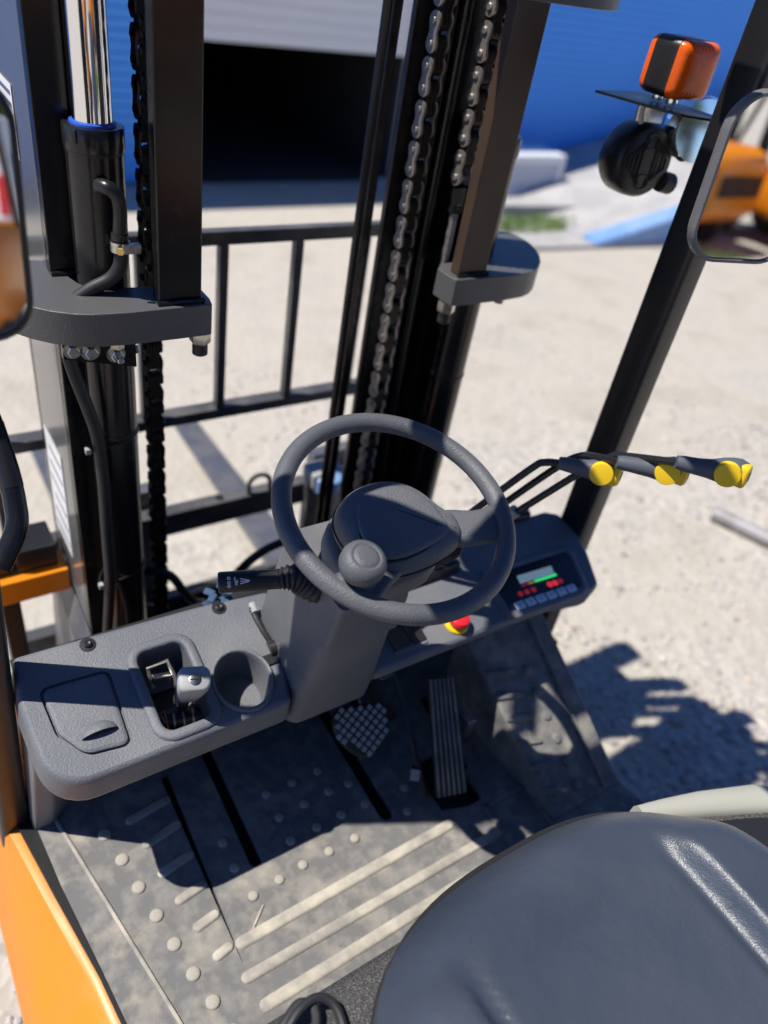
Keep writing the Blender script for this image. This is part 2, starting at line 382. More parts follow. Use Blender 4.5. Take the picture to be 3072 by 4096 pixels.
for i in range(nb):
    z = i * bh
    for k, (x0, x1) in enumerate(((-9, D0 - .09), (D1 + .09, 16))) if z < WTOP else ():
        key = k
        if key not in srcs:
            o = board(x0, x1).build('siding_board', 'bluewall', bld, recalc=False); o.location = (-3.0, 0, z); srcs[key] = o
        else:
            o = inst(srcs[key], 'siding_board', bld, Matrix.Translation((-3.0, 0, z)))
for i in range(int((WTOP - 2.0) / bh) + 1):
    o = board(D0, D1); o = o.build('siding_board', 'bluewall', bld, recalc=False); o.location = (-3.0, 0, 2.0 + i * bh)
for i in range(12):   # shutter slats
    off(MB().loft([[(x, WY + .06 + y, DT + .0 + i * .09 + z) for y, z in ((0, 0), (-.004, .004), (-.005, .045), (-.004, .085), (0, .088), (.01, .088), (.01, 0))] for x in (D0, D1)]).build('shutter_slat', 'shutter', bld), bld)
for x in (D0 - .045, D1 + .045): off(MB().bb(x - .045, x + .045, WY - .01, WY + .1, 0, 2.05).build('door_frame', 'shutter', bld), bld)
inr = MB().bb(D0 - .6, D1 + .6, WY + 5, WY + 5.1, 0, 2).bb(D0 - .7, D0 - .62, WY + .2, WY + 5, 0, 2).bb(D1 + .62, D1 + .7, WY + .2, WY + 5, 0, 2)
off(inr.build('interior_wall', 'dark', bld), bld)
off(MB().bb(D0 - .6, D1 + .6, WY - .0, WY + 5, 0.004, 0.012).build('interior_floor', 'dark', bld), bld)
off(MB().bb(-9, 16, WY - .12, WY + 6, WTOP + .002, WTOP + .06).build('roof_edge', 'bluewall', bld), bld)

apron = MB().hexa([(3.55, 3.65, 0.002), (9, 3.25, 0.002), (9, WY, 0.002), (3.3, WY, 0.002), (3.55, 3.65, .03), (9, 3.25, .03), (9, WY, .03), (3.3, WY, .03)]).build('concrete_apron', 'concrete')
tag(apron, 'grey concrete apron along the blue wall', kind='structure')
rmp = empty('access_ramp', (6.0, 4.3, 0.03)); tag(rmp, 'concrete ramp rising along the blue wall with a blue steel edge', 'ramp')
off(MB().hexa([(4.5, 3.75, .031), (9.5, 3.55, .031), (9.5, WY - .02, .031), (4.3, WY - .02, .031), (4.5, 3.75, .034), (9.5, 3.55, 1.05), (9.5, WY - .02, 1.05), (4.3, WY - .02, .034)]).build('ramp_slab', 'concrete', rmp), rmp)
off(MB().hexa([(4.5, 3.58, .031), (9.5, 3.36, .031), (9.5, 3.54, .031), (4.5, 3.74, .031), (4.5, 3.60, .05), (9.5, 3.36, 1.15), (9.5, 3.545, 1.15), (4.5, 3.745, .06)]).build('ramp_edge', 'bluesteel', rmp), rmp)
off(MB().hexa([(4.05, 4.3, .031), (5.0, 4.2, .031), (5.0, 4.28, .031), (4.05, 4.38, .031), (4.05, 4.3, .12), (5.0, 4.2, .12), (5.0, 4.28, .12), (4.05, 4.38, .12)]).build('kerb_block', 'concrete', rmp), rmp)
cr = empty('plastic_crate', (4.75, 4.85, 0.031)); tag(cr, 'pale blue plastic crate with grey side panel against the blue wall', 'crate')
cb = MB()
for a, b in ((4.40, 4.46), (5.03, 5.09)): cb.bb(a, b, 4.72, 5.1, .032, .40)
cb.bb(4.46, 5.03, 4.72, 5.1, .032, .10).bb(4.46, 5.03, 4.72, 5.1, .33, .40)
off(cb.build('crate_frame', 'whitepaint', cr, bevel=.01), cr)
off(MB().bb(4.462, 5.028, 4.745, 5.08, .102, .328).build('crate_panel', 'plasticgrey', cr), cr)
pp = MB().tube([(2.34, .66, .034), (2.60, .02, .034), (2.9, -.72, .034)], .032, 14).build('steel_pipe', 'steelgrey'); tag(pp, 'grey steel pipe lying on the gravel right of the forklift', 'pipe')

def grass_patch(name, label, cx, cy, rx, ry, n, h0, h1):
    mb = MB()
    for i in range(n):
        a = R.uniform(0, TAU); q = math.sqrt(R.random()); x, y = cx + math.cos(a) * q * rx, cy + math.sin(a) * q * ry
        h = R.uniform(h0, h1); t = R.uniform(0, TAU); w = .006; bx, by = math.cos(t) * w, math.sin(t) * w; lx, ly = R.uniform(-.5, .5) * h, R.uniform(-.5, .5) * h
        mb.add([(x - bx, y - by, 0), (x + bx, y + by, 0), (x + bx * .7 + lx * .4, y + by * .7 + ly * .4, h * .6), (x - bx * .7 + lx * .4, y - by * .7 + ly * .4, h * .6), (x + lx, y + ly, h)], [(0, 1, 2, 3), (3, 2, 4)])
    o = mb.build(name, 'grass', recalc=False); return tag(o, label, 'grass', kind='stuff')
grass_patch('grass', 'green weeds along the concrete apron', 4.15, 4.05, .55, .16, 700, .05, .14)

# ------------------------------------------------------------------ the forklift
FL = empty('forklift', (0, 0, 0))
tag(FL, 'orange and black forklift truck seen from beside its driver seat', 'forklift')

# --- body sills, floor pan, hood
def sill(name, sgn):
    loops = []
    for y, xi in ((.42, .63), (.17, .634), (.0, .605), (-.16, .577), (-.34, .556), (-.6, .55), (-1.3, .55)):
        pr = [(xi, .612), (xi + .014, .608), (.655, .555), (.688, .50), (.694, .40), (.694, .22), (.60, .21), (.50, .30), (.50, .60)]
        loops.append([(sgn * a, y, z) for a, z in pr])
    return MB().loft(loops).build(name, 'orange', FL, ang=28)
sill('side_sill', -1)
# right side sill follows the slanted right mat edge
loops = []
for y, xi in ((.42, .60), (.06, .60), (.03, .445), (-.245, .438), (-.34, .438), (-.42, .438)):
    loops.append([(a, y, z) for a, z in [(xi - .02, .606), (xi - .016, .60), (xi - .012, .55), (xi - .02, .42), (.36, .40), (.36, .60)]])
MB().loft(loops).build('side_sill', 'semi', FL)
loops = []
for y, x0, x1 in ((.21, -.632, -.612), (.17, -.634, -.606), (.0, -.606, -.592), (-.16, -.578, -.572), (-.34, -.557, -.552), (-.42, -.552, -.545)):
    loops.append([(x0, y, .604), (x1, y, .604), (x1, y, .622), (x0, y, .622)])
MB().loft(loops).build('sill_edge', 'semi', FL)
fp = [(-.60, .40), (-.60, .1), (-.56, -.25), (-.545, -.42), (.41, -.42), (.41, .02), (.56, .09), (.56, .40)]
MB().loft([[(x, y, z) for x, y in fp] for z in (.575, .588)]).build('floor_pan', 'floorpan', FL)
MB().bb(-.58, .5, .21, .225, .45, .93).build('toe_board', 'floorpan', FL)
MB().bb(-.575, .48, .150, .209, .895, .930).build('sun_block_strip', 'blackplastic', FL)  # hidden strip, added to keep sun off the floor under the dash
MB().bb(-.50, .45, .23, .33, .30, .50).build('front_axle_beam', 'semi', FL)
# hood
hl = []
def hoodring(y, zt, x0, x1, r=.035):
    pts = [(x0, .60)] + [(x0 + r - r * math.cos(a), zt - r + r * math.sin(a)) for a in (0, math.pi / 6, math.pi / 3, math.pi / 2)] + \
          [(x1 - r + r * math.cos(a), zt - r + r * math.sin(a)) for a in (math.pi / 2, math.pi / 3, math.pi / 6, 0)] + [(x1, .60)]
    return [(x, y, z) for x, z in pts]
hl = [hoodring(-.412, .89, -.515, .06), hoodring(-.415, .918, -.525, .085), hoodring(-.428, .936, -.535, .12), hoodring(-.45, .944, -.54, .17), hoodring(-.48, .945, -.54, .245), hoodring(-.524, .946, -.54, .345), hoodring(-.60, .946, -.545, .43), hoodring(-.8, .946, -.545, .50), hoodring(-1.35, .95, -.545, .545)]
hood = MB().loft(hl).build('seat_hood', 'hood', FL, ang=50)
# pale lip along the right hood edge and the smooth cover inside it
edge = [(.14, -.447), (.19, -.463), (.25, -.484), (.345, -.522), (.425, -.59), (.49, -.78), (.53, -1.1)]
lip = []
for i, (x, y) in enumerate(edge):
    d = (Vector(edge[min(i + 1, 6)]) - Vector(edge[max(i - 1, 0)])).normalized(); nx, ny = -d.y * -1, d.x * -1
    w = .016 + .012 * min(1, i / 3)
    lip.append([(x - nx * w * a_, y - ny * w * a_, .940 + h) for a_, h in ((-.7, -.02), (-.75, .008), (-.45, .017), (.1, .020), (.7, .016), (1.0, .006), (1.05, -.01))])
MB().loft(lip).build('hood_lip', 'lipgrey', FL, ang=60)
cov = [(.17, -.49), (.25, -.515), (.33, -.55), (.40, -.61), (.46, -.78), (.50, -1.05), (.26, -1.05), (.22, -.6)]
MB().loft([[(x, y, z) for x, y in smooth_poly(cov, 1)] for z in (.93, .952, .954)]).build('hood_cover', 'blackplastic', FL)
# counterweight and hood rear (out of frame, seen in mirrors from elsewhere)
cw = [[(sx * a, y, z) for sx, a, z in ((-1, .55, .18), (1, .55, .18), (1, .58, .5), (1, .56, 1.0), (-1, .56, 1.0), (-1, .58, .5))] for y in (-1.36, -1.9, -2.12)]
cw[2] = [(x * .82, y, .3 + (z - .3) * .88) for x, y, z in cw[2]]
MB().loft(cw).build('counterweight', 'orange', FL, bevel=.04, seg=3)
def wheel(parent, c, r, w, mat_rim='orange'):
    c = Vector(c); ty = MB().lathe([(r * .62, -w / 2), (r * .9, -w / 2), (r * .985, -w * .38), (r, -w * .2), (r, w * .2), (r * .985, w * .38), (r * .9, w / 2), (r * .62, w / 2)], c, (1, 0, 0), 40).build('tyre', 'tyre', parent)
    off_ = parent.location; ty.location = (-off_.x, -off_.y, -off_.z)
    rm = MB().lathe([(r * .63, -w * .4), (r * .58, -w * .42), (r * .5, -w * .2), (r * .2, -w * .2), (r * .16, -w * .46), (r * .05, -w * .47), (r * .05, w * .47), (r * .16, w * .46), (r * .2, w * .2), (r * .5, w * .2), (r * .58, w * .42), (r * .63, w * .4)], c, (1, 0, 0), 32).build('rim', mat_rim, parent)
    rm.location = (-off_.x, -off_.y, -off_.z)
for sx in (-1, 1):
    w = empty('road_wheel', (0, 0, 0), FL); wheel(w, (sx * .42, .40, .235), .235, .17)
    w = empty('road_wheel', (0, 0, 0), FL); wheel(w, (sx * .44, -1.62, .21), .21, .15)

# --- floor mat with studs and ribs
ZM = .62
mo = [(-.606, .13), (-.585, -.06), (-.566, -.237), (-.552, -.405), (.44, -.405), (.42, -.30), (.416, .2), (-.606, .2)]
def capsule(a, b, r, n=6):
    a = Vector(a); b = Vector(b); d = (b - a).normalized(); t0 = math.atan2(d.y, d.x); out = []
    for k in range(n + 1): t = t0 - math.pi / 2 + math.pi * k / n; out.append((b.x + r * math.cos(t), b.y + r * math.sin(t)))
    for k in range(n + 1): t = t0 + math.pi / 2 + math.pi * k / n; out.append((a.x + r * math.cos(t), a.y + r * math.sin(t)))
    return out
holes = [capsule((-.291, .16), (-.299, -.105), .0105), capsule((-.042, .12), (-.049, -.134), .0135),
         rrect(.096, -.132, .09, .125, .012), [(-.3862, .12), (-.3845, -.242), (-.3838, -.242), (-.372, .12)],
         capsule((.17, .05), (.145, -.12), .010)]
mt = MB(); mt.fill([(x, y, ZM) for x, y in mo], [[(x, y, ZM) for x, y in h] for h in holes])
for h in holes + [mo]: mt.loft([[(x, y, ZM) for x, y in h], [(x, y, ZM - .012) for x, y in h]], False, False)
FM = mt.build('floor_mat', 'mat', FL, recalc=False)
def rib(a, b, w, h=.0045, m='dust', name='rib'):
    c = capsule(a, b, w / 2); mb = MB(); slab(mb, c, [(0, 0), (w * .06, h * .6), (w * .16, h * .93), (w * .3, h)], lambda x, y, z: (x, y, ZM + .0003 + z)); return mb.build(name, m, FM)
rib((-.374, -.2155), (.045, -.2085), .021); rib((-.387, -.266), (.118, -.264), .019); rib((-.378, -.314), (.02, -.308), .021); rib((-.30, -.362), (-.05, -.358), .021)
rib((.05, -.185), (.135, -.212), .012, .004, 'mat'); rib((-.36, -.214), (-.32, -.180), .004, .003)
for a, b in (((-.46, .061), (-.393, .07)), ((-.45, .006), (-.393, .017)), ((-.443, -.053), (-.393, -.044)), ((-.434, -.108), (-.394, -.102)), ((-.424, -.161), (-.394, -.156)), ((-.414, -.216), (-.394, -.212))): rib(a, b, .017)
# inclined toe panel right of the pedals
TK = .6; TN = V(0, -TK, 1).normalized()
def tz(x, y, h): return V(x, y, .80 + TK * y) + TN * h
tout = [(.233, -.296), (.420, -.296), (.418, .05), (.213, .05)]
tpn = MB().loft([[(x, y, .600) for x, y in tout], [tz(x, y, -.004) for x, y in tout], [tz(x + (.004 if x < .3 else -.004), y, 0) for x, y in tout]])
TPN = tpn.build('toe_panel', 'mat', FL)
def trib(a, b, w, h=.006, m='mat', name='rib'):
    c = capsule(a, b, w / 2); mb = MB(); slab(mb, c, [(0, 0), (w * .06, h * .6), (w * .16, h * .93), (w * .3, h)], lambda x, y, z: tz(x, y, .0003 + z)); return mb.build(name, m, TPN)
for a, b in (((.226, -.042), (.284, -.055)), ((.226, -.082), (.279, -.094)), ((.229, -.122), (.277, -.133)), ((.232, -.164), (.276, -.174)), ((.236, -.209), (.271, -.216)), ((.241, -.252), (.271, -.258))): trib(a, b, .013)
trib((.373, .03), (.376, -.288), .007, .006, 'mat', 'mat_ridge')
for k in range(6):
    y = -.061 - k * .0412; o = MB().lathe([(.0112, 0), (.0109, .0018), (.0095, .0036), (.0067, .0046), (.0028, .005)], tz(.3175, y, .0002), TN, 14, False, True).build('stud', 'mat', TPN)
rib((-.572, .13), (-.488, -.32), .0065, .004, 'dust', 'mat_ridge')
for p, q in (((.131, -.212), (.233, -.213)), ((.233, -.213), (.226, -.306)), ((.131, -.212), (.128, -.306)), ((.128, -.306), (.226, -.306))): rib(p, q, .010, .004, 'mat', 'tray_ridge')
stud0 = None
def stud(x, y, r, m):
    global stud0
    if stud0 is None:
        stud0 = {}
    if m not in stud0:
        stud0[m] = MB().lathe([(1, 0), (.97, .35), (.85, .72), (.6, .92), (.25, 1.0)], (0, 0, 0), (0, 0, 1), 14, False, True).build('stud', m, FM)
        o = stud0[m]; o.matrix_local = Matrix.Translation((x, y, ZM + .0003)) @ Matrix.Diagonal((r, r, .005, 1)); return
    inst(stud0[m], 'stud', FM, Matrix.Translation((x, y, ZM + .0003)) @ Matrix.Diagonal((r, r, .005, 1)))
for x, y in ((-.506, .055), (-.494, -.001), (-.485, -.058), (-.475, -.114), (-.466, -.168), (-.456, -.222), (-.445, -.272), (-.435, -.322)): stud(x, y, .0112, 'dust')
stud(.315, -.335, .0112, 'mat')
for x, y in ((-.327, -.158), (-.277, -.154), (-.23, -.15), (-.178, -.15), (-.125, -.15), (-.229, -.101), (-.176, -.1), (-.124, -.099), (-.073, -.1), (-.175, -.049), (-.122, -.047), (-.227, -.052), (.013, -.106), (-.01, -.15), (-.08, -.05), (-.335, -.10), (-.335, -.05), (-.12, .0), (-.175, .0), (-.228, .0)): stud(x, y, .0088, 'dust')

# --- pedals
bp = empty('brake_pedal', (0, 0, 0), FL)
pa = V(-.045, -.012, .725); pex = V(.93, -.25, -.05).normalized(); pen = V(.05, -.62, .78); pen = (pen - pex * pen.dot(pex)).normalized(); pey = pen.cross(pex)
def pm(x, y, h): return pa + pex * x + pey * y + pen * h
out = smooth_poly([(-.052, .045), (-.058, -.005), (-.012, -.056), (.03, -.05), (.056, -.012), (.052, .045)], 2)
slab(MB(), out, [(0, -.012), (0, 0), (.002, .003), (.005, .0042)], pm, True).build('pedal_pad', 'blackplastic', bp)
sq = None
for i in range(-4, 5):
    for j in range(-4, 5):
        u = (i + j) * .0092; w = (i - j) * .0092
        if abs(u) > .046 or w < -.047 + abs(u - .01) * .55 or w > .042: continue
        if sq is None: sq = MB().loft([[(-s, -s, h), (s, -s, h), (s, s, h), (-s, s, h)] for s, h in ((.0048, 0), (.0042, .0035))], False, True).build('pedal_grip', 'lightgrey', bp); o = sq
        else: o = bpy.data.objects.new('pedal_grip', sq.data); col.objects.link(o); o.parent = bp
        rot = Matrix.Rotation(math.radians(45), 3, 'Z'); mm = (frame_rot(pex, pey, pen) @ rot).to_4x4(); mm.translation = pm(u, w, .0043); o.matrix_local = mm
MB().tube([pm(0, .03, -.008), pm(.0, .06, -.03), (-.04, .10, .78), (-.03, .2, .86)], .011, 10).build('pedal_arm', 'semi', bp)
ap = empty('accelerator_pedal', (0, 0, 0), FL)
a0, a1 = V(.041, -.165, .65), V(.102, -.181, .65); t0, t1 = V(.092, -.014, .80), V(.140, -.032, .80)
ax_ = (a1 - a0).normalized(); ay_ = ((t0 - a0)).normalized(); an_ = ax_.cross(ay_).normalized(); th = an_ * .012
MB().hexa([a0 - th, a1 - th, t1 - th, t0 - th, a0, a1, t1, t0]).build('pedal_pad', 'blackplastic', ap, bevel=.002)
for k in range(6):
    f = (k + .5) / 6; p = a0.lerp(a1, f); q = t0.lerp(t1, f); w = (a1 - a0) * .045
    MB().hexa([p - w, p + w, q + w * .8, q - w * .8, p - w * .7 + an_ * .004, p + w * .7 + an_ * .004, q + w * .55 + an_ * .004, q - w * .55 + an_ * .004]).build('pedal_rib', 'mat', ap)
MB().tube([a0 + V(-.012, .01, -.01), V(.03, -.10, .69), V(.045, -.02, .74), V(.05, .08, .80)], .006, 8).build('pedal_linkage', 'semi', ap)
MB().tube([V(.012, -.125, .672), V(.022, -.112, .682)], .009, 10).build('linkage_clip', 'lightgrey', ap)
MB().box(V(.16, -.085, .70), (.02, .02, .05)).build('pedal_bracket', 'chain', ap, bevel=.002)
for i, pts in enumerate((((-.02, .12, .86), (.03, .09, .80), (.02, .05, .72), (.06, .02, .66)), ((.0, .15, .86), (.08, .12, .83), (.12, .1, .76), (.1, .12, .66)))):
    MB().tube(spline(pts, 6), (.009, .007)[i], 8).build('underdash_cable', 'rubber', FL)
MB().tube(spline([(-.02, .10, .80), (.01, .08, .79), (.03, .075, .80)], 5), .0045, 7).build('wiring_plug', 'orange', FL)
MB().box(V(-.30, .12, .80), (.07, .03, .05)).build('frame_bracket', 'orange', FL, bevel=.004)
MB().box(V(-.40, .10, .74), (.10, .03, .03)).build('frame_bracket', 'orange', FL, bevel=.004)

# --- left dashboard
KZ = .227; NN = V(0, -KZ, 1).normalized()
def dmap(z0): return lambda x, y, h: V(x, y, z0 + KZ * y) + NN * h
dL = dmap(.961)
dout = fillet([(-.582, .168, .012), (-.591, .09, .03), (-.584, -.0485, .062), (-.228, -.0475, .013), (-.196, .05, .03), (-.175, .15, .012), (-.30, .161, .05), (-.46, .166, .05)], 7)
lid = fillet([(-.462, .102, .014), (-.562, .106, .014), (-.557, .03, .03), (-.531, -.013, .03), (-.466, -.021, .014)], 5)
boxh = rrect(-.384, .043, .074, .132, .016)
cupc = (-.285, .014); cupr = .047
cuph = [(cupc[0] + cupr * .92 * math.cos(TAU * k / 32), cupc[1] + cupr * 1.02 * math.sin(TAU * k / 32)) for k in range(32)]
DB = None
db = MB(); er = .0085
top = offset(dout, er)
db.fill([dL(x, y, 0) for x, y in top], [[dL(x, y, 0) for x, y in h] for h in (lid, boxh, cuph)])
lv = [(er, 0), (er * .6, -.0014), (er * .28, -.0045), (er * .06, -.010), (0, -.018), (-.004, -.05), (-.002, -.062), (.006, -.070), (.03, -.076), (.09, -.076)]
db.loft([[dL(x, y, h) for x, y in offset(dout, d)] for d, h in lv], False, False)
db.loft([[dL(x, y, h) for x, y in offset(lid, d)] for d, h in ((0, 0), (-.0, -.0065))], False, True)
db.loft([[dL(x, y, 0) for x, y in boxh], [dL(x, y, -.085) for x, y in offset(boxh, .004)]], False, False)
DB = db.build('dashboard', 'dash', FL, ang=40)
MB().hexa([(-.606, .115, .615), (-.575, .115, .615), (-.44, .21, .615), (-.606, .21, .615), (-.586, .06, .925), (-.56, .05, .915), (-.44, .17, .93), (-.586, .17, .93)]).build('dashboard_leg', 'dash', DB, bevel=.006)
slab(MB(), offset(lid, .0042), [(0, -.0062), (0, -.001), (.0025, .0008), (.006, .0014)], dL).build('storage_lid', 'dash', DB)
# thumb scoop on lid: half dome and shadowed mouth
nb_ = MB(); c = (-.503, .006)
for_l = []
for i in range(7):
    a = math.pi / 2 * i / 6
    for_l.append([dL(c[0] + .025 * math.cos(a) * math.cos(t), c[1] + .004 + .019 * math.cos(a) * math.sin(t), .0012 + .013 * math.sin(a)) for t in [math.pi * k / 12 for k in range(13)]])
nb_.loft(for_l, False, False, close=False); nb_.build('lid_pull', 'dash', DB, recalc=False)
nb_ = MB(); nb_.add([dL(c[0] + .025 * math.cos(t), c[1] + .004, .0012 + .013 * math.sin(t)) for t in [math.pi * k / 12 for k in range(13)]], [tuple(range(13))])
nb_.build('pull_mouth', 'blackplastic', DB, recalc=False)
# lever well rim and its floor
bo = offset(boxh, -.017)
MB().loft([[dL(x, y, h) for x, y in offset(boxh, d)] for d, h in ((-.016, -.001), (-.0155, .003), (-.012, .0055), (-.005, .006), (-.0015, .005), (.0, .002), (.0005, -.02))], False, False).build('well_rim', 'dash', DB, ang=60)
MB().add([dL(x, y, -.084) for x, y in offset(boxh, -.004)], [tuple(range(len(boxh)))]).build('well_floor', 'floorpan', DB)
# cup holder
cp = MB(); prof = [(1.13, .0005), (1.12, .004), (1.07, .0062), (1.01, .0055), (.975, .002), (.96, -.01), (.90, -.06), (.86, -.066), (.3, -.067)]
cp.loft([[dL(cupc[0] + cupr * .92 * s * math.cos(TAU * k / 40), cupc[1] + cupr * 1.02 * s * math.sin(TAU * k / 40), h) for k in range(40)] for s, h in prof], False, True)
cp.build('cup_holder', 'dash', DB, ang=60)
for x, y in ((-.478, .150), (-.270, .144)):
    MB().lathe([(.012, 0), (.012, .0008), (.0065, .0012), (.0062, .004), (.004, .0055), (.002, .0045)], dL(x, y, .0002), NN, 18).build('dash_screw', 'blackplastic', DB)
MB().lathe([(.012, -.004), (.0125, .0005), (.010, .001), (.0095, -.01)], dL(-.199, .092, 0), NN, 20, False, True).build('cable_grommet', 'blackplastic', DB)
# parking brake lever inside the well
pk = empty('parking_brake', (0, 0, 0), FL)
b0 = V(-.368, .052, .90); b1 = V(-.372, -.004, 1.026); bz = (b1 - b0).normalized(); bx = V(.93, -.3, 0); bx = (bx - bz * bx.dot(bz)).normalized(); by = bz.cross(bx)
hp = rrect(0, 0, .046, .037, .012, 4)
MB().loft([[b1 + bx * x * s + by * y * s + bz * h for x, y in hp] for s, h in ((.55, -.070), (.66, -.068), (.85, -.035), (1, .0), (1, .012), (.93, .0165), (.8, .018))], True, True).build('handle', 'lightgrey', pk, ang=50)
MB().lathe([(.0085, 0), (.0085, .0012), (.006, .002)], b1 + bz * .018 + by * -.002, bz, 18).build('handle_screw', 'zinc', pk)
MB().box(b1 + bz * .0202 + by * -.002, (.014, .0016, .0008), frame_rot(bx, by, bz)).build('screw_slot', 'blackplastic', pk)
MB().tube([b0, b0.lerp(b1, .6)], .008, 10).build('lever_stem', 'chain', pk)
for y in (-.002, .0): pass
MB().tube([(-.40, .030, .905), (-.345, .018, .905)], .0115, 14).build('pivot_sleeve', 'semi', pk)
for k in range(3): MB().tube([(-.392 + k * .014, .0275 - k * .003, .905), (-.389 + k * .014, .0268 - k * .003, .905)], .0145, 14).build('pivot_washer', 'chain', pk)
hexbolt(MB(), (-.347, .0185, .905), (1, -.2, 0), .010, .008).build('pivot_bolt', 'zinc', pk)
hexbolt(MB(), (-.399, .03, .905), (-1, .2, 0), .010, .008).build('pivot_bolt', 'chain', pk)
lb = MB(); lb.tube([(-.408, .07, .945), (-.408, .088, .972), (-.378, .088, .976), (-.372, .068, .952), (-.378, .045, .915)], .0035, 8); lb.build('brake_bracket', 'chain', pk)
MB().box((-.392, .076, .956), (.03, .010, .012), Matrix.Rotation(.25, 3, 'Y')).build('adjuster_block', 'zinc', pk, bevel=.0015)
for k in range(4): MB().tube(spline([(-.412 + k * .003, .02 + k * .005, .93), (-.405, .01 - k * .004, .912 + k * .002), (-.392 + k * .004, -.005, .905)], 4), .0014, 6).build('wire', 'copper' if k % 2 else 'rubber', pk)

# --- right instrument panel
dR = dmap(.95)
rout = fillet([(-.075, .15, .012), (-.075, -.050, .012), (.33, -.052, .05), (.412, -.065, .02), (.465, -.046, .02), (.496, .025, .03), (.508, .08, .03), (.498, .132, .02), (.468, .147, .012)], 5)
ip = MB(); ip.fill([dR(x, y, 0) for x, y in offset(rout, er)], [])
lvr = [(er, 0), (er * .6, -.0014), (er * .28, -.0045), (er * .06, -.010), (0, -.016), (.004, -.03), (.012, -.048), (.03, -.055), (.05, -.085), (.08, -.09)]
ip.loft([[dR(x, y, h) for x, y in offset(rout, d)] for d, h in lvr], False, False)
IP = ip.build('instrument_panel', 'dash', FL, ang=40)
bez = fillet([(.222, -.047, .0125), (.405, -.055, .0125), (.430, -.046, .0125), (.455, .035, .0125), (.444, .053, .0125), (.223, .059, .0125)], 5)
slab(MB(), bez, [(-.003, 0), (-.001, .004), (.003, .0062), (.008, .0062), (.0095, .0045), (.012, .0045)], dR).build('display_bezel', 'dash', IP, ang=30)
slab(MB(), offset(bez, .0125), [(0, .0040), (0, .0049)], dR).build('display_face', 'panelface', IP)
def quad(name, pts, h0, h1, m): return MB().loft([[dR(x, y, h) for x, y in pts] for h in (h0, h1)], False, True).build(name, m, IP)
quad('display_screen', [(.290, .0095), (.377, .0055), (.382, .0225), (.294, .0265)], .0050, .0058, 'screen')
quad('charge_bar', [(.323, .0015), (.379, -.001), (.380, .0042), (.324, .0062)], .0052, .0062, 'ledgreen')
quad('charge_bar', [(.307, .0022), (.320, .0016), (.321, .0055), (.308, .0062)], .0052, .0061, 'ledamber')
quad('charge_bar', [(.289, .003), (.305, .0023), (.3055, .0052), (.2895, .006)], .0052, .0060, 'ledreddim')
for k in range(3):
    x = .276 + k * .0165; MB().lathe([(.0058, 0), (.0055, .0006), (.003, .0006)], dR(x, -.0095 - k * .0006, .0050), NN, 14).build('warning_light', 'ledreddim', IP)
    x = .351 + k * .0135; MB().lathe([(.0068 - .001 * (k == 2), 0), (.006, .0008), (.003, .0009)], dR(x, -.0125 - k * .0006, .0050), NN, 14).build('warning_light', 'ledred' if k < 2 else 'ledreddim', IP)
glyph = ['V', '1', '2', '3', '^', 'o']
for k in range(6):
    x = .259 + k * .0262; y = -.030 - k * .0011
    p = rrect(x, y, .0225, .0165, .002, 3); MB().loft([[dR(a, b, h) for a, b in offset(p, d)] for d, h in ((0, .0049), (.0006, .0066), (.0012, .007))], False, True).build('key_button', 'button', IP)
    text_mesh('key_mark', glyph[k], .010, 'printgrey', IP, axes_matrix(dR(x, y, .0071), (1, 0, 0), (0, 1, KZ)))
es = empty('emergency_stop', (0, 0, 0), FL)
MB().lathe([(.0225, 0), (.0225, .004), (.020, .007), (.013, .008), (.012, .012)], dR(.116, -.018, .0005), NN, 24).build('stop_collar', 'yellowpad', es)
MB().lathe([(.012, 0), (.019, .002), (.0205, .007), (.018, .013), (.012, .0165), (.004, .0175)], dR(.116, -.018, .0120), NN, 24).build('stop_button', 'red', es)
sp = rrect(.012, .005, .072, .075, .006, 3)
slab(MB(), sp, [(0, 0), (.001, .0025), (.003, .003)], dR).build('switch_plate', 'dash', IP)
quad('switch_rocker', rrect(-.005, .005, .034, .062, .004, 3), .003, .0055, 'blackplastic'); quad('switch_rocker', rrect(.030, .005, .030, .062, .004, 3), .003, .0055, 'blackplastic')
MB().bb(-.07, .44, .15, .19, .88, .965).build('panel_backing', 'blackplastic', IP)
MB().bb(-.24, -.06, .02, .17, .84, .97).build('column_base', 'blackplastic', DB)
MB().tube(spline([(.42, .148, .985), (.36, .15, .99), (.30, .15, .985)], 5), .010, 10).build('panel_grip', 'blackplastic', IP)

# --- steering column and wheel
SC = empty('steering_column', (0, 0, 0), FL)
def cring(z, x0, x1, y0, y1, r=.022):
    return [(x, y, z) for x, y in rrect((x0 + x1) / 2, (y0 + y1) / 2, x1 - x0, y1 - y0, r, 4)]
rings = [cring(.875, -.224, -.068, -.040, .12), cring(.92, -.222, -.070, -.050, .125), cring(1.0, -.214, -.076, -.064, .12), cring(1.10, -.207, -.084, -.083, .10), cring(1.165, -.203, -.088, -.095, .085), cring(1.185, -.200, -.088, -.098, .08)]
MB().loft(rings).build('column_cover', 'column', SC, ang=40)
MB().loft([[(x, y + (z_ - z_) , z_) for x, y, z_ in l] for l in (cring(1.095, -.2095, -.0815, -.0855, -.02, .01), cring(1.17, -.206, -.086, -.0985, -.02, .01), cring(1.19, -.203, -.088, -.1, -.02, .01))]).build('column_collar', 'column', SC)
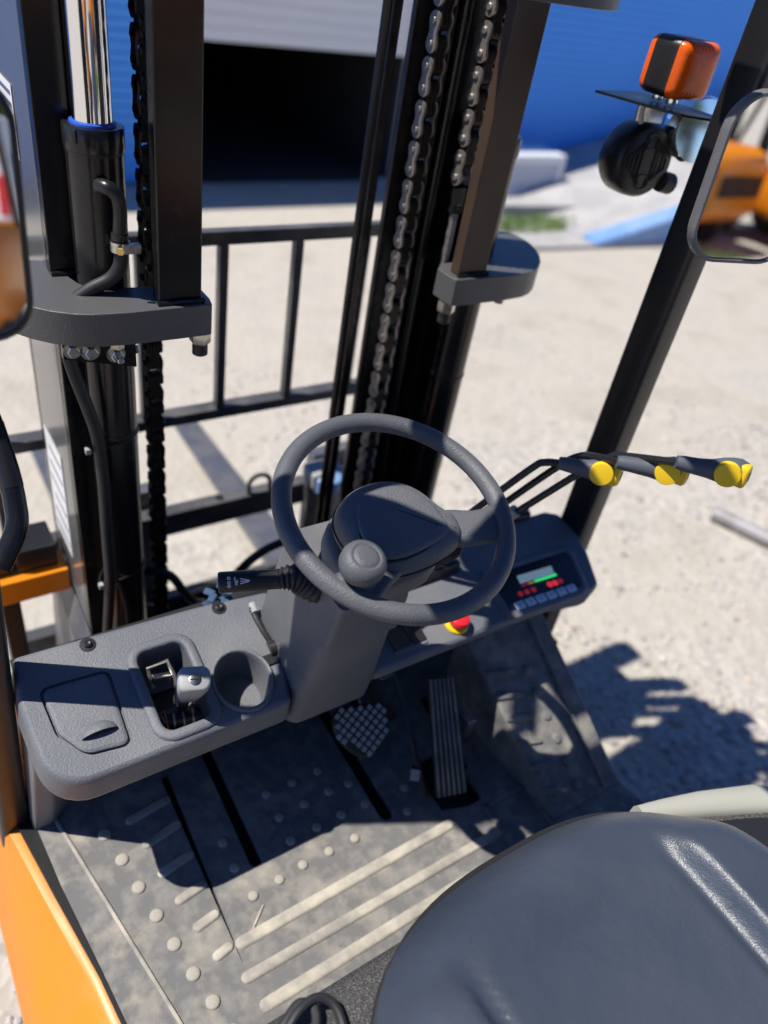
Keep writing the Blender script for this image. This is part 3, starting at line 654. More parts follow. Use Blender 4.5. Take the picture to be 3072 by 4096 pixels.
# tilt lever with knob at the column foot
MB().tube(spline([(-.222, .118, 1.004), (-.226, .105, 1.0), (-.222, .070, .985), (-.214, .045, .972)], 6), [.006] * 6 + [.005] * 13, 8).build('tilt_lever', 'blackplastic', SC)
MB().tube([(-.225, .046, .972), (-.196, .044, .974)], [.0135, .0155], 18).build('tilt_knob', 'blackplastic', SC)
MB().tube([(-.222, .122, 1.006), (-.224, .106, 1.0)], [.006, .0075], 10).build('lever_tip', 'lightgrey', SC)
WC = V(-.1034, -.0514, 1.2985); tilt = math.radians(16.2)
eA = V(1, 0, 0); eB = V(0, math.cos(tilt), math.sin(tilt)); eN = V(0, -math.sin(tilt), math.cos(tilt))
def wm(a, b, n): return WC + eA * a + eB * b + eN * n
shr = smooth_poly([(-.085, .03), (-.098, -.02), (-.088, -.078), (.0, -.085), (.06, -.07), (.066, .01), (.04, .055), (-.05, .06)], 2)
slab(MB(), shr, [(.02, -.125), (.008, -.11), (0, -.085), (0, -.062), (.004, -.055), (.012, -.052), (.03, -.051)], wm, True).build('column_shroud', 'column', SC, ang=50)
MB().lathe([(.03, 0), (.03, .03)], wm(0, 0, -.055), eN, 24).build('column_shaft', 'blackplastic', SC)
SW = empty('steering_wheel', (0, 0, 0), FL)
rp = [wm(.1590 * math.cos(TAU * k / 96), .1590 * math.sin(TAU * k / 96), 0) for k in range(96)]
MB().tube(rp, .0137, 20, closed=True).build('rim', 'wheelp', SW, ang=80)
hub = [(-.092, .002), (-.082, .028), (-.058, .047), (-.025, .056), (.008, .054), (.034, .042), (.053, .02), (.066, -.012), (.080, -.028), (.078, -.058), (.066, -.072), (.03, -.082), (-.012, -.086), (-.05, -.083), (-.075, -.066), (-.088, -.035)]
hub = smooth_poly(list(reversed(hub)), 2)
hub = list(reversed(hub))
if sum(hub[i - 1][0] * hub[i][1] - hub[i][0] * hub[i - 1][1] for i in range(len(hub))) < 0: hub = list(reversed(hub))
slab(MB(), hub, [(.018, -.042), (.010, -.040), (.003, -.034), (.0, -.026), (0, -.014), (.0015, -.004), (.006, .004), (.014, .0095), (.026, .0125), (.04, .0135)], wm, True).build('hub', 'hubp', SW, ang=50)
slab(MB(), hub, [(-.0018, -.0215), (-.0018, -.0195), (.001, -.0185), (.02, -.018)], wm, True).build('hub_trim', 'blackplastic', SW)
pad = [(-.071, -.003), (-.062, .018), (-.038, .033), (.0, .037), (.03, .023), (.047, -.006), (.052, -.036), (.05, -.058), (.03, -.066), (-.005, -.073), (-.04, -.076), (-.066, -.070), (-.077, -.045), (-.076, -.022)]
pad = smooth_poly(pad, 2)
if sum(pad[i - 1][0] * pad[i][1] - pad[i][0] * pad[i - 1][1] for i in range(len(pad))) < 0: pad = list(reversed(pad))
slab(MB(), pad, [(-.0012, .0055), (-.001, .009), (.001, .0095)], wm, True).build('pad_groove', 'blackplastic', SW)
slab(MB(), pad, [(.0012, .006), (.0012, .0125), (.0025, .0142), (.008, .0155), (.02, .0165)], wm).build('horn_pad', 'hubp', SW, ang=50)
for pts in ([(.018, -.038), (.023, -.0385), (.0225, -.047), (.019, -.049)], [(.0225, -.0385), (.029, -.0392), (.0305, -.046), (.027, -.050), (.0235, -.0505)]):
    MB().tube([wm(x, y, .0163) for x, y in pts], .0006, 6).build('pad_emblem', 'wheelp', SW)
def spoke(pts, ns):
    loops = []
    for (a0_, b0_, a1_, b1_, h, t) in pts:
        p = [wm(a0_, b0_, h - t), wm(a1_, b1_, h - t), wm(a1_ + (a0_ - a1_) * .0, b1_, h - t * .3), wm(a1_ + (a0_ - a1_) * .14, b1_ + (b0_ - b1_) * .14, h), wm(a0_ + (a1_ - a0_) * .14, b0_ + (b1_ - b0_) * .14, h), wm(a0_, b0_, h - t * .3)]
        loops.append(p)
    return MB().loft(loops).build('spoke', 'wheelp', SW, ang=60)
spoke([(.048, -.064, .064, -.012, -.002, .018), (.072, -.074, .083, -.020, .002, .018), (.098, -.080, .108, -.030, .003, .016), (.118, -.084, .128, -.033, .004, .014), (.132, -.094, .152, -.026, .002, .014), (.140, -.100, .160, -.018, -.002, .014)], 6)
spoke([(-.055, -.055, -.025, -.080, -.008, .016), (-.085, -.066, -.055, -.092, -.008, .014), (-.122, -.082, -.088, -.112, -.003, .014), (-.140, -.085, -.108, -.122, -.004, .014)], 4)
kb = wm(-.110, -.077, 0)
MB().lathe([(.020, -.004), (.0195, .006), (.017, .012), (.021, .018), (.0265, .024), (.0285, .030), (.0288, .0305), (.0288, .0312), (.0292, .032), (.0290, .042), (.0265, .0485), (.021, .0525), (.0178, .0533), (.0172, .0525), (.0165, .0525), (.0158, .0535), (.010, .0545), (.002, .0548)], kb, eN + V(.04, 0, 0), 40).build('spinner_knob', 'wheelp', SW, ang=70)
MB().tube([wm(-.145, -.075, -.002), wm(-.112, -.078, .002), wm(-.098, -.10, -.002)], [.012, .017, .012], 12).build('knob_clamp', 'wheelp', SW)

# --- direction lever
DLV = empty('direction_lever', (0, 0, 0), FL)
p0, p1, p2 = V(-.3215, .030, 1.1735), V(-.246, -.004, 1.1825), V(-.165, -.046, 1.149)
ad = (p1 - p0).normalized()
MB().lathe([(.0138, -.0006), (.0148, .0006), (.0148, .048), (.0146, .0485), (.0146, .0492), (.0143, .05), (.0140, .080), (.0135, .09)], p0, ad, 32).build('lever_barrel', 'blackplastic', DLV)
MB().lathe([(.0141, -.0016), (.0139, -.0014), (.0139, 0)], p0, ad, 32).build('lever_cap', 'column', DLV)
MB().lathe([(.0018, -.0022), (.0018, 0)], p0, ad, 10).build('cap_screw', 'zinc', DLV)
bt = spline([p1 + ad * -.004, p1 + ad * .02, p1.lerp(p2, .5) + V(0, 0, .006), p2], 16); bt = [q for q in bt]
rs = []
for i in range(len(bt)):
    f = i / (len(bt) - 1); rs.append((.0140 + .0090 * math.sin(min(1, f * 1.6) * math.pi / 2)) - .0032 * (0.5 + 0.5 * math.cos(TAU * f * 12)))
MB().tube(bt, rs, 24).build('lever_boot', 'rubber', DLV, ang=75)
upc = V(-.30, -.55, .78); u1 = (upc - ad * upc.dot(ad)).normalized(); u2 = ad.cross(u1)
def cyl(s, t, r=.01495): return p0 + ad * s + (u1 * math.cos(t) + u2 * math.sin(t)) * r
def cmark(name, pts, w=.0005):
    MB().tube([cyl(s, t) for s, t in pts], w, 5).build(name, 'printwhite', DLV)
sgn = 1
cmark('lever_mark', [(.011, .55), (.016, .55), (.0135, .72), (.011, .55)]); cmark('lever_mark', [(.012, .55), (.012, .40), (.015, .40), (.015, .55)])
cmark('lever_mark', [(.012, -.25), (.012, -.1), (.015, -.1), (.015, -.25)]); cmark('lever_mark', [(.011, -.25), (.016, -.25), (.0135, -.42), (.011, -.25)])
cmark('lever_mark', [(.0135 + .0018 * math.cos(a), .2 + .12 * math.sin(a)) for a in [TAU * k / 10 for k in range(11)]])
for ch, s, t in (('F', .0215, -.12), ('N', .0235, .12), ('R', .0235, .36)):
    c_ = cyl(s, t); nrm = (c_ - (p0 + ad * s)).normalized(); text_mesh('lever_letter', ch, .0065, 'printwhite', DLV, axes_matrix(c_, ad, nrm.cross(ad) * 1), .0002)
for t0_, t1_ in ((-.12, .06), (.13, .13), (.36, .20)): cmark('lever_mark', [(.0285, t0_), (.040, t1_)], .0006)
cmark('lever_mark', [(.040, .06), (.0415, .13), (.040, .22)])
# second ribbed boot on the right of the column
bt = spline([wm(.066, -.060, -.03), wm(.072, -.05, -.06), wm(.055, -.04, -.10), wm(.03, -.03, -.14)], 14)
MB().tube(bt, [.019 - .003 * (0.5 + 0.5 * math.cos(TAU * i / (len(bt) - 1) * 9)) for i in range(len(bt))], 20).build('column_boot', 'rubber', SC, ang=75)

# --- hydraulic control levers
def control_lever(path, gs, gc, ge, label):
    cl = empty('control_lever', (0, 0, 0), FL); cl['label'] = label
    MB().tube(spline([V(*p) for p in path], 8), .0062, 10).build('lever_rod', 'semi', cl)
    gs, gc, ge = V(*gs), V(*gc), V(*ge); ax = (ge - gs).normalized(); L_ = (ge - gs).length
    toc = (CAM - gc).normalized(); n = (toc + V(-.25, -.15, -.25)); n = (n - ax * n.dot(ax) * .85).normalized(); b = ax.cross(n).normalized()
    loops = []
    for f, r1, r2, dn in ((-.10, .0095, .0095, 0), (0, .0112, .0112, 0), (.25, .0125, .0125, 0), (.45, .0140, .0145, .002), (.62, .0165, .0185, .004), (.78, .0180, .0205, .006), (.92, .0170, .0200, .006), (1.04, .0120, .0150, .006), (1.09, .004, .005, .005)):
        c = gs + ax * (L_ * f) - b * (.0 + .010 * max(0, f - .35)) * 1.0
        loops.append([c + n * (r1 * math.cos(t)) + b * (r2 * math.sin(t)) for t in [TAU * k / 20 for k in range(20)]])
    MB().loft(loops).build('lever_grip', 'grip', cl, ang=70)
    pc = gs + ax * (L_ * .70) - b * .004 + n * .0175
    n2 = (n - ax * .15).normalized()
    MB().lathe([(.0185, -.006), (.0185, .0030), (.0175, .0045), (.010, .0052), (.001, .0053)], pc, n2, 26).build('thumb_pad', 'yellowpad', cl)
    u = n2.cross(V(0, 0, 1)).normalized(); w = n2.cross(u); dots = MB()
    for i in range(-3, 4):
        for j in range(-3, 4):
            if i * i + j * j <= 11: dots.lathe([(.0011, 0), (.0007, .0009)], pc + u * i * .0038 + w * j * .0038 + n2 * .0044, n2, 6)
    dots.build('pad_dimple', 'yellowpad', cl)['kind'] = 'stuff'
    ec = gs + ax * (L_ * .87) - b * .004; en = (ax * .80 + n * .50).normalized(); eu = en.cross(b).normalized()
    lp = []
    for s_, h in ((1, -.006), (1, .006), (.9, .0085), (.6, .0098)):
        lp.append([ec + en * (.010 + h) + b * x * s_ + eu * y * s_ for x, y in rrect(0, 0, .036, .024, .008, 4)])
    MB().loft(lp).build('end_cap', 'yellowpad', cl, ang=60)
    for q in ((-.005, -.004, -.005, .004), (.0, -.004, .0, .004), (-.007, .004, .007, .004), (.005, -.002, .005, .002)):
        MB().tube([ec + en * .0200 + b * q[0] + eu * q[1], ec + en * .0200 + b * q[2] + eu * q[3]], .0006, 5).build('cap_symbol', 'printgrey', cl)
control_lever([(.075, .12, .985), (.10, .10, 1.03), (.152, .049, 1.15), (.205, .004, 1.255), (.214, -.012, 1.276), (.228, -.04, 1.288)], (.226, -.038, 1.288), (.263, -.078, 1.279), (.289, -.092, 1.286), 'nearest of the three control levers, left of the others')
control_lever([(.115, .11, .985), (.14, .09, 1.03), (.192, .03, 1.162), (.245, -.015, 1.262), (.262, -.035, 1.292), (.268, -.06, 1.306), (.268, -.108, 1.327)], (.268, -.110, 1.328), (.307, -.152, 1.322), (.338, -.169, 1.329), 'middle of the three control levers')
control_lever([(.15, .10, .985), (.17, .08, 1.03), (.212, .008, 1.160), (.262, -.044, 1.262), (.281, -.075, 1.312), (.288, -.095, 1.326), (.301, -.178, 1.366)], (.301, -.180, 1.367), (.338, -.223, 1.357), (.368, -.238, 1.366), 'rightmost of the three control levers')
MB().tube([(.196, .024, 1.135), (.209, .009, 1.162)], .011, 12).build('lever_collar', 'lightgrey', FL)
MB().bb(.05, .19, .075, .15, .955, .992).build('lever_boot_plate', 'blackplastic', FL, bevel=.008)

# --- seat
SEAT = empty('driver_seat', (0, 0, 0), FL)
SX, SY, HW, HL_ = -.092, -.715, .318, .315
def seatpt(phi, s):
    c, q = math.cos(phi), math.sin(phi); e = 2.7
    k = (abs(c) ** e + abs(q) ** e) ** (-1 / e); return SX + HW * c * k * s, SY + HL_ * q * k * s
def seatz(x, y):
    u = abs(x - SX - .0) ; z = 1.040
    bol = max(0.0, min(1.0, (u - .165) / .024)); bol = bol * bol * (3 - 2 * bol)
    fade = max(0.0, min(1.0, (-.475 - y) / .07)); fade = fade * fade * (3 - 2 * fade)
    z += bol * .022 * fade
    g = math.exp(-((u - .158) / .007) ** 2); z -= .007 * g * fade
    z -= .035 * max(0, (y + .60) / .2) ** 2 if y > -.60 else 0
    z -= .012 * max(0.0, 1 - (u / .16) ** 2) * fade
    return z
NPH, loops = 144, []
ss = [.004] + [i / 60 for i in range(1, 55)] + [.92, .94, .96, .975, .988, .996, 1.0, 1.0, .992, .975, .95, .90]
for i, s in enumerate(ss):
    lp = []
    for k in range(NPH):
        ph = TAU * k / NPH; x, y = seatpt(ph, s); z = seatz(x, y)
        if i > 44 and i < 62:
            f = max(0.0, (s - .80) / .20); z -= .050 * f ** 2.4
        if i >= 62: x2, y2 = seatpt(ph, 1.0); z = seatz(x2, y2) - .050 - (.025, .045, .06, .07, .078)[min(4, i - 62)]
        lp.append((x, y, z))
    loops.append(lp)
MB().loft(loops).build('seat_cushion', 'seat', SEAT, ang=80)
pl = []
for s, z in ((.97, .968), (1.005, .966), (1.01, .955), (.99, .947)):
    pl.append([(*seatpt(TAU * k / 96, s), z) for k in range(96)])
MB().loft(pl).build('seat_pan', 'blackplastic', SEAT)
bl = []
for z, y, w, t in ((1.06, -1.02, .20, .05), (1.10, -1.03, .24, .06), (1.3, -1.08, .26, .07), (1.5, -1.14, .24, .06), (1.56, -1.16, .20, .045)):
    bl.append([(SX + a, y + b, z) for a, b in rrect(0, 0, w * 2, t * 2, .045, 4)])
MB().loft(bl).build('seat_back', 'seat', SEAT, ang=60)
# black tube curl standing in for a cast shadow on the hood
MB().tube(spline([(-.47, -.448, .948), (-.436, -.434, .956), (-.413, -.425, .958), (-.400, -.437, .958), (-.409, -.456, .957), (-.432, -.462, .956), (-.44, -.447, .960), (-.42, -.434, .966), (-.395, -.431, .964), (-.379, -.445, .958), (-.381, -.475, .952), (-.40, -.52, .951)], 6), .0055, 10).build('hood_shadow_curl', 'rubber', FL)

# --- mast
CX = .015
def mx(m, s): return CX + s * m
CHW = .024
def link_outline(p, w):
    out = []
    for k in range(9): a = math.pi * k / 8; out.append((w / 2 * math.cos(a), p / 2 + w / 2 * math.sin(a)))
    out.append((-w * .33, 0)); 
    for k in range(9): a = math.pi + math.pi * k / 8; out.append((w / 2 * math.cos(a), -p / 2 + w / 2 * math.sin(a)))
    out.append((w * .33, 0)); return out
PIT = .03175
def link_mesh(xs, t, pins):
    mb = MB(); lo = link_outline(PIT, .0275)
    for x in xs: mb.loft([[(x - t / 2, y, z) for y, z in lo], [(x + t / 2, y, z) for y, z in lo]])
    if pins:
        for z in (-PIT / 2, PIT / 2): mb.lathe([(.0048, -CHW / 2 - .0055), (.0060, -CHW / 2 - .0045), (.0060, CHW / 2 + .0045), (.0048, CHW / 2 + .0055)], (0, 0, z), (1, 0, 0), 8)
    return mb
lo_src = {}
def chain(m, y, s, z0, z1, mt_):
    ch = empty('lift_chain', (mx(m, s), y, z0), FL); n = int((z1 - z0) / (2 * PIT)); 
    for i in range(n):
        for kind in (0, 1):
            key = (kind, mt_)
            if key not in lo_src:
                mb = link_mesh((-CHW / 2, CHW / 2), .0042, True) if kind == 0 else link_mesh((-CHW * .26, 0, CHW * .26), .0048, False)
                lo_src[key] = mb.build('chain_link', mt_ if kind == 0 else 'chaindark', ch); o = lo_src[key]
            else:
                o = bpy.data.objects.new('chain_link', lo_src[key].data); col.objects.link(o); o.parent = ch
            o.location = (0, 0, (2 * i + 1 + kind) * PIT)
    return ch
plate_out = [(.225, .33), (.24, .327), (.39, .327), (.44, .345), (.487, .388), (.52, .45), (.525, .50), (.510, .535), (.425, .535), (.402, .50), (.395, .445), (.378, .414), (.31, .407), (.225, .40)]
for s in (-1, 1):
    side = 'left' if s < 0 else 'right'
    up = empty('mast_upright', (0, 0, 0), FL)
    def bx(m0, m1, y0, y1, z0, z1, name, mt_='gloss', bev=.002):
        a, b = sorted((mx(m0, s), mx(m1, s))); return MB().bb(a, b, y0, y1, z0, z1).build(name, mt_, up, bevel=bev)
    bx(.375, .42, .47, .492, .12, 2.0, 'channel_flange')
    if s < 0:
        bx(.402, .42, .494, .70, .12, 2.0, 'channel_web', 'upright'); bx(.345, .42, .702, .722, .12, 2.0, 'channel_flange')
        bx(.330, .345, .502, .738, .2, 2.0, 'inner_web'); bx(.330, .372, .480, .500, .2, 2.0, 'inner_flange'); bx(.300, .345, .740, .762, .2, 2.0, 'inner_flange')
    else:
        bx(.402, .42, .494, .515, .12, 2.0, 'channel_web'); bx(.185, .40, .517, .530, .2, 2.0, 'inner_web'); bx(.142, .160, .517, .53, .2, 2.0, 'inner_flange')
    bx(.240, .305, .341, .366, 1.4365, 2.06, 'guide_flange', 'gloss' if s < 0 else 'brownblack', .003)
    MB().tube([(mx(.285, s), .752, .3), (mx(.285, s), .752, 2.0)] if s < 0 else [(mx(.122, s), .505, .3), (mx(.122, s), .505, 2.0)], .008, 10).build('hose_rail', 'gloss', up)
    for zt, nm in ((1.436, 'mast_plate'), (1.907, 'mast_plate')):
        po = [(mx(a, s), b) for a, b in smooth_poly(plate_out if zt < 1.5 else [(.225, .33), (.24, .327), (.39, .327), (.44, .34), (.475, .365), (.475, .40), (.225, .40)], 1)]
        if s > 0: pass
        else: po = list(reversed(po))
        o = MB().loft([[(x, y, z) for x, y in po] for z in (zt - .05, zt)]).build(nm, 'cast', FL, bevel=.002)
        wb = MB()
        if zt < 1.5:
            wb.tube([(mx(.238, s), .338, zt + .002), (mx(.27, s), .3385, zt + .003), (mx(.307, s), .339, zt + .002)], .0045, 8)
            wb.tube([(mx(.42, s), .468, zt + .001), (mx(.40, s), .467, zt + .003), (mx(.377, s), .468, zt + .001)], .005, 8)
            wb.build('weld_bead', 'gloss', o)
    # lift cylinder
    lc = empty('lift_cylinder', (mx(.353, s), .44, .2), FL)
    def lt(prof, name, m_, n=40): return MB().lathe([(r, h - .2) for r, h in prof], (0, 0, 0), (0, 0, 1), n).build(name, m_, lc)
    lt([(.0375, .2), (.0375, 1.62)], 'barrel', 'gloss'); lt([(.0392, 1.6205), (.0395, 1.622), (.0395, 1.6485), (.0385, 1.650), (.0310, 1.6505)], 'gland_collar', 'gloss')
    lt([(.0385, 1.617), (.0385, 1.6200)], 'collar_ring', 'semi'); lt([(.0300, 1.6506), (.0295, 1.6535), (.0260, 1.655)], 'wiper_seal', 'blueseal'); lt([(.0253, 1.6), (.0253, 2.06)], 'piston_rod', 'chrome', 64)
    lt([(.0387, 1.172), (.0390, 1.174), (.0390, 1.178), (.0387, 1.18)], 'barrel_ring', 'semi')
    dcam = V(-.26, -.966, 0); sd = V(.85, -.5, 0)
    MB().box(V(-.030, -.0245, 1.640 - .2), (.005, .006, .016), Matrix.Rotation(-.9, 3, 'Z')).build('collar_slot', 'floorpan', lc)
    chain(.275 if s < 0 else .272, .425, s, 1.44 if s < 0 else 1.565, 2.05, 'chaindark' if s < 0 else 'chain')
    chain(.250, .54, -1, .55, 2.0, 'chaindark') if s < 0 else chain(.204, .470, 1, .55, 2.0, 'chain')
    if s > 0:
        MB().tube([(mx(.272, s), .425, 1.40), (mx(.272, s), .425, 1.535)], .0075, 12).build('anchor_rod', 'chain', FL)
        hexbolt(MB(), (mx(.272, s), .425, 1.520), (0, 0, 1), .013, .012).box((mx(.272, s), .425, 1.547), (.022, .014, .034)).build('chain_anchor', 'semi', FL)
        th_ = MB()
        for k in range(24): th_.lathe([(.0078, 0), (.0082, .0012), (.0078, .0024)], (mx(.272, s), .425, 1.445 + k * .0032), (0, 0, 1), 12)
        th_.build('anchor_thread', 'chain', FL)
    # nuts under the plate
    hexbolt(MB(), (mx(.238, s), .352, 1.3855), (0, 0, -1), .0165, .022).build('plate_nut', 'zinc', FL)
    MB().lathe([(.012, 0), (.012, .018), (.009, .020)], (mx(.238, s), .352, 1.363), (0, 0, -1), 14).build('nut_cap', 'rubber', FL)
    hexbolt(MB(), (mx(.365, s), .352, 1.3855), (0, 0, -1), .011, .012, .003).build('plate_nut', 'zinc', FL)
# hoses on the right mast
for m_, y_, r_ in ((.238, .495, .0125), (.262, .488, .0115)):
    MB().tube([(mx(m_, 1), y_, .3), (mx(m_, 1), y_, 1.2), (mx(m_, 1), y_, 2.05)], r_, 14).build('mast_hose', 'gloss', FL)
# bracket with bolts under the left plate
BK = MB().hexa([(-.425, .352, 1.362), (-.322, .352, 1.335), (-.322, .362, 1.335), (-.425, .362, 1.362), (-.425, .352, 1.3855), (-.322, .352, 1.3855), (-.322, .362, 1.3855), (-.425, .362, 1.3855)]).build('hose_bracket', 'gloss', FL, bevel=.001)
hexbolt(MB(), (-.352, .3515, 1.362), (0, -1, 0), .0095, .008, .002, .014).build('bracket_bolt', 'zinc', BK)
hexbolt(MB(), (-.388, .3515, 1.371), (0, -1, 0), .0095, .008, .002).build('bracket_bolt', 'zinc', BK)
hexbolt(MB(), (-.412, .3515, 1.376), (0, -1, 0), .009, .007, .002).build('bracket_bolt', 'zinc', BK)
hexbolt(MB(), (-.3215, .357, 1.362), (1, 0, 0), .006, .004).build('bracket_bolt', 'zinc', BK)
# left hydraulic hose: elbow, clamp, hose
MB().tube(spline([(-.346, .402, 1.583), (-.338, .388, 1.584), (-.328, .384, 1.574), (-.325, .385, 1.553), (-.327, .386, 1.520)], 7), [.010] * 9 + [.0095] * 20, 14).build('hose_elbow', 'semi', FL)
MB().tube(spline([(-.327, .386, 1.522), (-.326, .386, 1.50), (-.329, .387, 1.478), (-.342, .391, 1.458), (-.372, .398, 1.440), (-.405, .405, 1.41), (-.41, .402, 1.37), (-.404, .40, 1.32), (-.388, .398, 1.25), (-.377, .397, 1.19), (-.374, .396, 1.10), (-.376, .396, .98), (-.377, .396, .88), (-.385, .398, .78), (-.393, .40, .70)], 6), .0098, 14).build('hydraulic_hose', 'rubber', FL)
MB().tube([(-.327, .386, 1.500), (-.327, .386, 1.514)], .0135, 18).build('hose_clamp', 'zinc', FL)
MB().box((-.316, .374, 1.507), (.026, .010, .013)).build('clamp_housing', 'zinc', FL, bevel=.001)
hexbolt(MB(), (-.331, .369, 1.507), (-.4, -.9, 0), .006, .006).build('clamp_screw', 'brass', FL)
MB().tube([(-.327, .386, 1.516), (-.327, .386, 1.524)], .0118, 16).build('hose_ferrule', 'semi', FL)
MB().tube(spline([(-.36, .40, .86), (-.352, .394, .80), (-.35, .394, .72)], 5), .004, 8).build('mast_wire', 'rubber', FL)
for zt in (1.17, .865):   # cable ties round cylinder and hose
    pts = []
    for k in range(28):
        a = TAU * k / 28; x = -.338 + .0385 * math.cos(a); y = .44 + .0385 * math.sin(a)
        if x < -.35 and y < .46: x = min(x, -.352); x -= .03 * max(0, 1 - abs(y - .405) / .05); y -= .01
        pts.append((x, y, zt + .006 * math.cos(a)))
    MB().tube(pts, .0022, 6, closed=True).build('cable_tie', 'semi', FL)
    MB().box((-.394, .396, zt), (.008, .010, .009)).build('tie_head', 'lightgrey', FL)
# stickers on the sunlit side of the left upright
def sticker(y0, y1, z0, z1, x=-.4057):
    st = MB().bb(x - .0006, x, y0, y1, z0, z1).build('warning_sticker', 'sticker', FL)
    n = 6
    for k in range(n):
        z = z0 + (z1 - z0) * (k + .6) / (n + .4); MB().bb(x - .0011, x - .0007, y0 + .008, y1 - .008 - (k % 3) * .01, z - .003, z + .003).build('sticker_text', 'printgrey', st)
sticker(.56, .68, .80, 1.05); sticker(.585, .695, 1.56, 1.66)
MB().bb(.395, .397, .415, .445, .93, .98).build('yellow_tag', 'yellowpad', FL)
# cross members of the mast
MB().bb(mx(-.42, 1), mx(.42, 1), .725, .745, .30, .42).build('mast_crossbar', 'gloss', FL, bevel=.004)
MB().bb(mx(-.345, 1), mx(.345, 1), .655, .735, 1.96, 2.05).build('mast_crossbar', 'gloss', FL, bevel=.004)

# --- carriage, backrest, forks
CA = empty('fork_carriage', (0, 0, 0), FL)
MB().bb(-.52, .55, .79, .83, .585, .655).build('carriage_bar', 'dustblack', CA, bevel=.004)
MB().bb(-.52, .55, .80, .84, .26, .34).build('carriage_bar', 'dustblack', CA, bevel=.004)
for x in (-.25, .28): MB().bb(x - .02, x + .02, .765, .795, .28, .66).build('carriage_plate', 'dustblack', CA, bevel=.003)
for x in (-.16, .02, .2, .38): MB().lathe([(.012, 0), (.010, .003)], (x, .81, .6555), (0, 0, 1), 14).build('carriage_bolt', 'blackplastic', CA)
MB().tube(spline([(.10, .80, .655), (.098, .80, .685), (.108, .80, .703), (.125, .80, .71), (.145, .80, .705), (.158, .80, .688), (.16, .80, .655)], 5), .0065, 10).build('lifting_eye', 'dustblack', CA)
LB = empty('load_backrest', (0, 0, 0), FL)
MB().bb(-.50, .53, .79, .815, 1.335, 1.365).build('backrest_bar', 'dustblack', LB, bevel=.003)
MB().bb(-.50, .53, .79, .83, .915, .942).build('backrest_bar', 'dustblack', LB, bevel=.003)
for x in (-.49, -.343, -.168, .007, .183, .357, .52):
    MB().bb(x - .010, x + .010, .791, .814, .9425, 1.3345).build('backrest_bar', 'dustblack', LB, bevel=.002)
for x in (-.49, .52): MB().bb(x - .012, x + .012, .791, .825, .656, .9145).build('backrest_post', 'dustblack', LB, bevel=.002)
MB().lathe([(.0, 0), (.035, .002), (.045, .012), (.045, .05), (.03, .06)], (.30, .74, .66), (0, 0, 1), 24).build('hydraulic_coupling', 'bluesteel', CA)
MB().box((.30, .76, .70), (.10, .07, .05)).build('valve_block', 'lightgrey', CA, bevel=.008)
for x0, lab in ((-.19, 'left'), (.38, 'right')):
    fk = MB(); w = .065
    prof = [(.842, .70), (.882, .70), (.886, .16), (.90, .125), (.95, .115), (2.05, .095), (2.06, .085), (2.05, .078), (.90, .078), (.86, .088), (.844, .12)]
    fk.loft([[(x0 + sx * (w if y < 1.9 else w * .75), y, z) for y, z in prof] for sx in (-1, 1)]); fk.build('fork', 'fork', FL, bevel=.003)
MB().tube(spline([(-.30, .55, .74), (-.233, .5, .745), (-.20, .49, .69), (-.171, .5, .635), (-.14, .52, .60)], 6), .010, 10).build('mast_cable', 'rubber', FL)
MB().tube(spline([(-.10, .52, .60), (-.06, .5, .695), (-.004, .5, .734), (.06, .5, .748), (.16, .52, .74)], 6), .010, 10).build('mast_cable', 'rubber', FL)

# --- front left fender and brackets
MB().bb(-.60, -.41, .595, .66, .682, .742).build('fender_bracket', 'orange', FL, bevel=.004)
MB().bb(-.505, -.425, .615, .70, .7435, .80).build('fender_block', 'semi', FL, bevel=.004)
MB().bb(-.58, -.513, .62, .70, .7435, .778).build('fender_block', 'semi', FL, bevel=.004)
MB().bb(-.55, -.512, .60, .65, .30, .681).build('fender_post', 'semi', FL, bevel=.004)
MB().hexa([(-.44, .50, .30), (-.4065, .50, .30), (-.4065, .74, .30), (-.44, .74, .30), (-.43, .50, .60), (-.4065, .47, .66), (-.4065, .70, .70), (-.43, .70, .66)]).build('mast_gusset', 'fork', FL, bevel=.003)
rg = MB()
for k in range(9):
    a = k * 1.7; rg.box((-.255 + .018 * math.cos(a), .185 + .012 * math.sin(a), .962 + .004 * k), (.020, .013, .006), Matrix.Rotation(a, 3, 'Z') @ Matrix.Rotation(.5 * math.sin(k * 2.1), 3, 'X'))
tag(rg.build('crumpled_rag', 'bluecloth', bevel=.003), 'crumpled blue rag tucked behind the grey dashboard', 'rag')

# --- overhead guard
OG = empty('overhead_guard', (0, 0, 0), FL)
def post(p, q, wx, wy, name='guard_pillar'):
    p, q = V(*p), V(*q)
    lp = [[c + V(x, y, 0) for x, y in rrect(0, 0, wx, wy, .010, 4)] for c in (p, p.lerp(q, .5), q)]
    return MB().loft(lp).build(name, 'semi', OG)
post((.527, .094, .60), (.527, .104, 2.12), .054, .064)
post((-.634, .165, .56), (-.555, .085, 2.12), .046, .052)
post((.50, -1.30, .95), (.46, -1.05, 2.12), .05, .06); post((-.50, -1.36, .95), (-.10, -1.12, 2.12), .05, .06)
rail = [(.52, -1.10), (.575, -1.0), (.575, -.05), (.56, .10), (.48, .17), (.36, .26), (.28, .40), (-.30, .40), (-.36, .26), (-.46, .17)]
MB().tube(spline([(x, y, 2.14) for x, y in rail], 4), .022, 12).build('roof_frame', 'semi', OG)
MB().tube(spline([(-.67, .10, 2.14), (-.65, .14, 2.14), (-.62, .16, 2.14), (-.46, .17, 2.14)], 4), .010, 10).build('roof_rail', 'semi', OG)
pl_ = [(-.70, .105), (-.60, .085), (-.575, .02), (-.585, -.10), (-.26, -.10), (-.26, .10), (-.36, .10), (-.46, .065), (-.52, .13), (-.62, .205), (-.70, .21)]
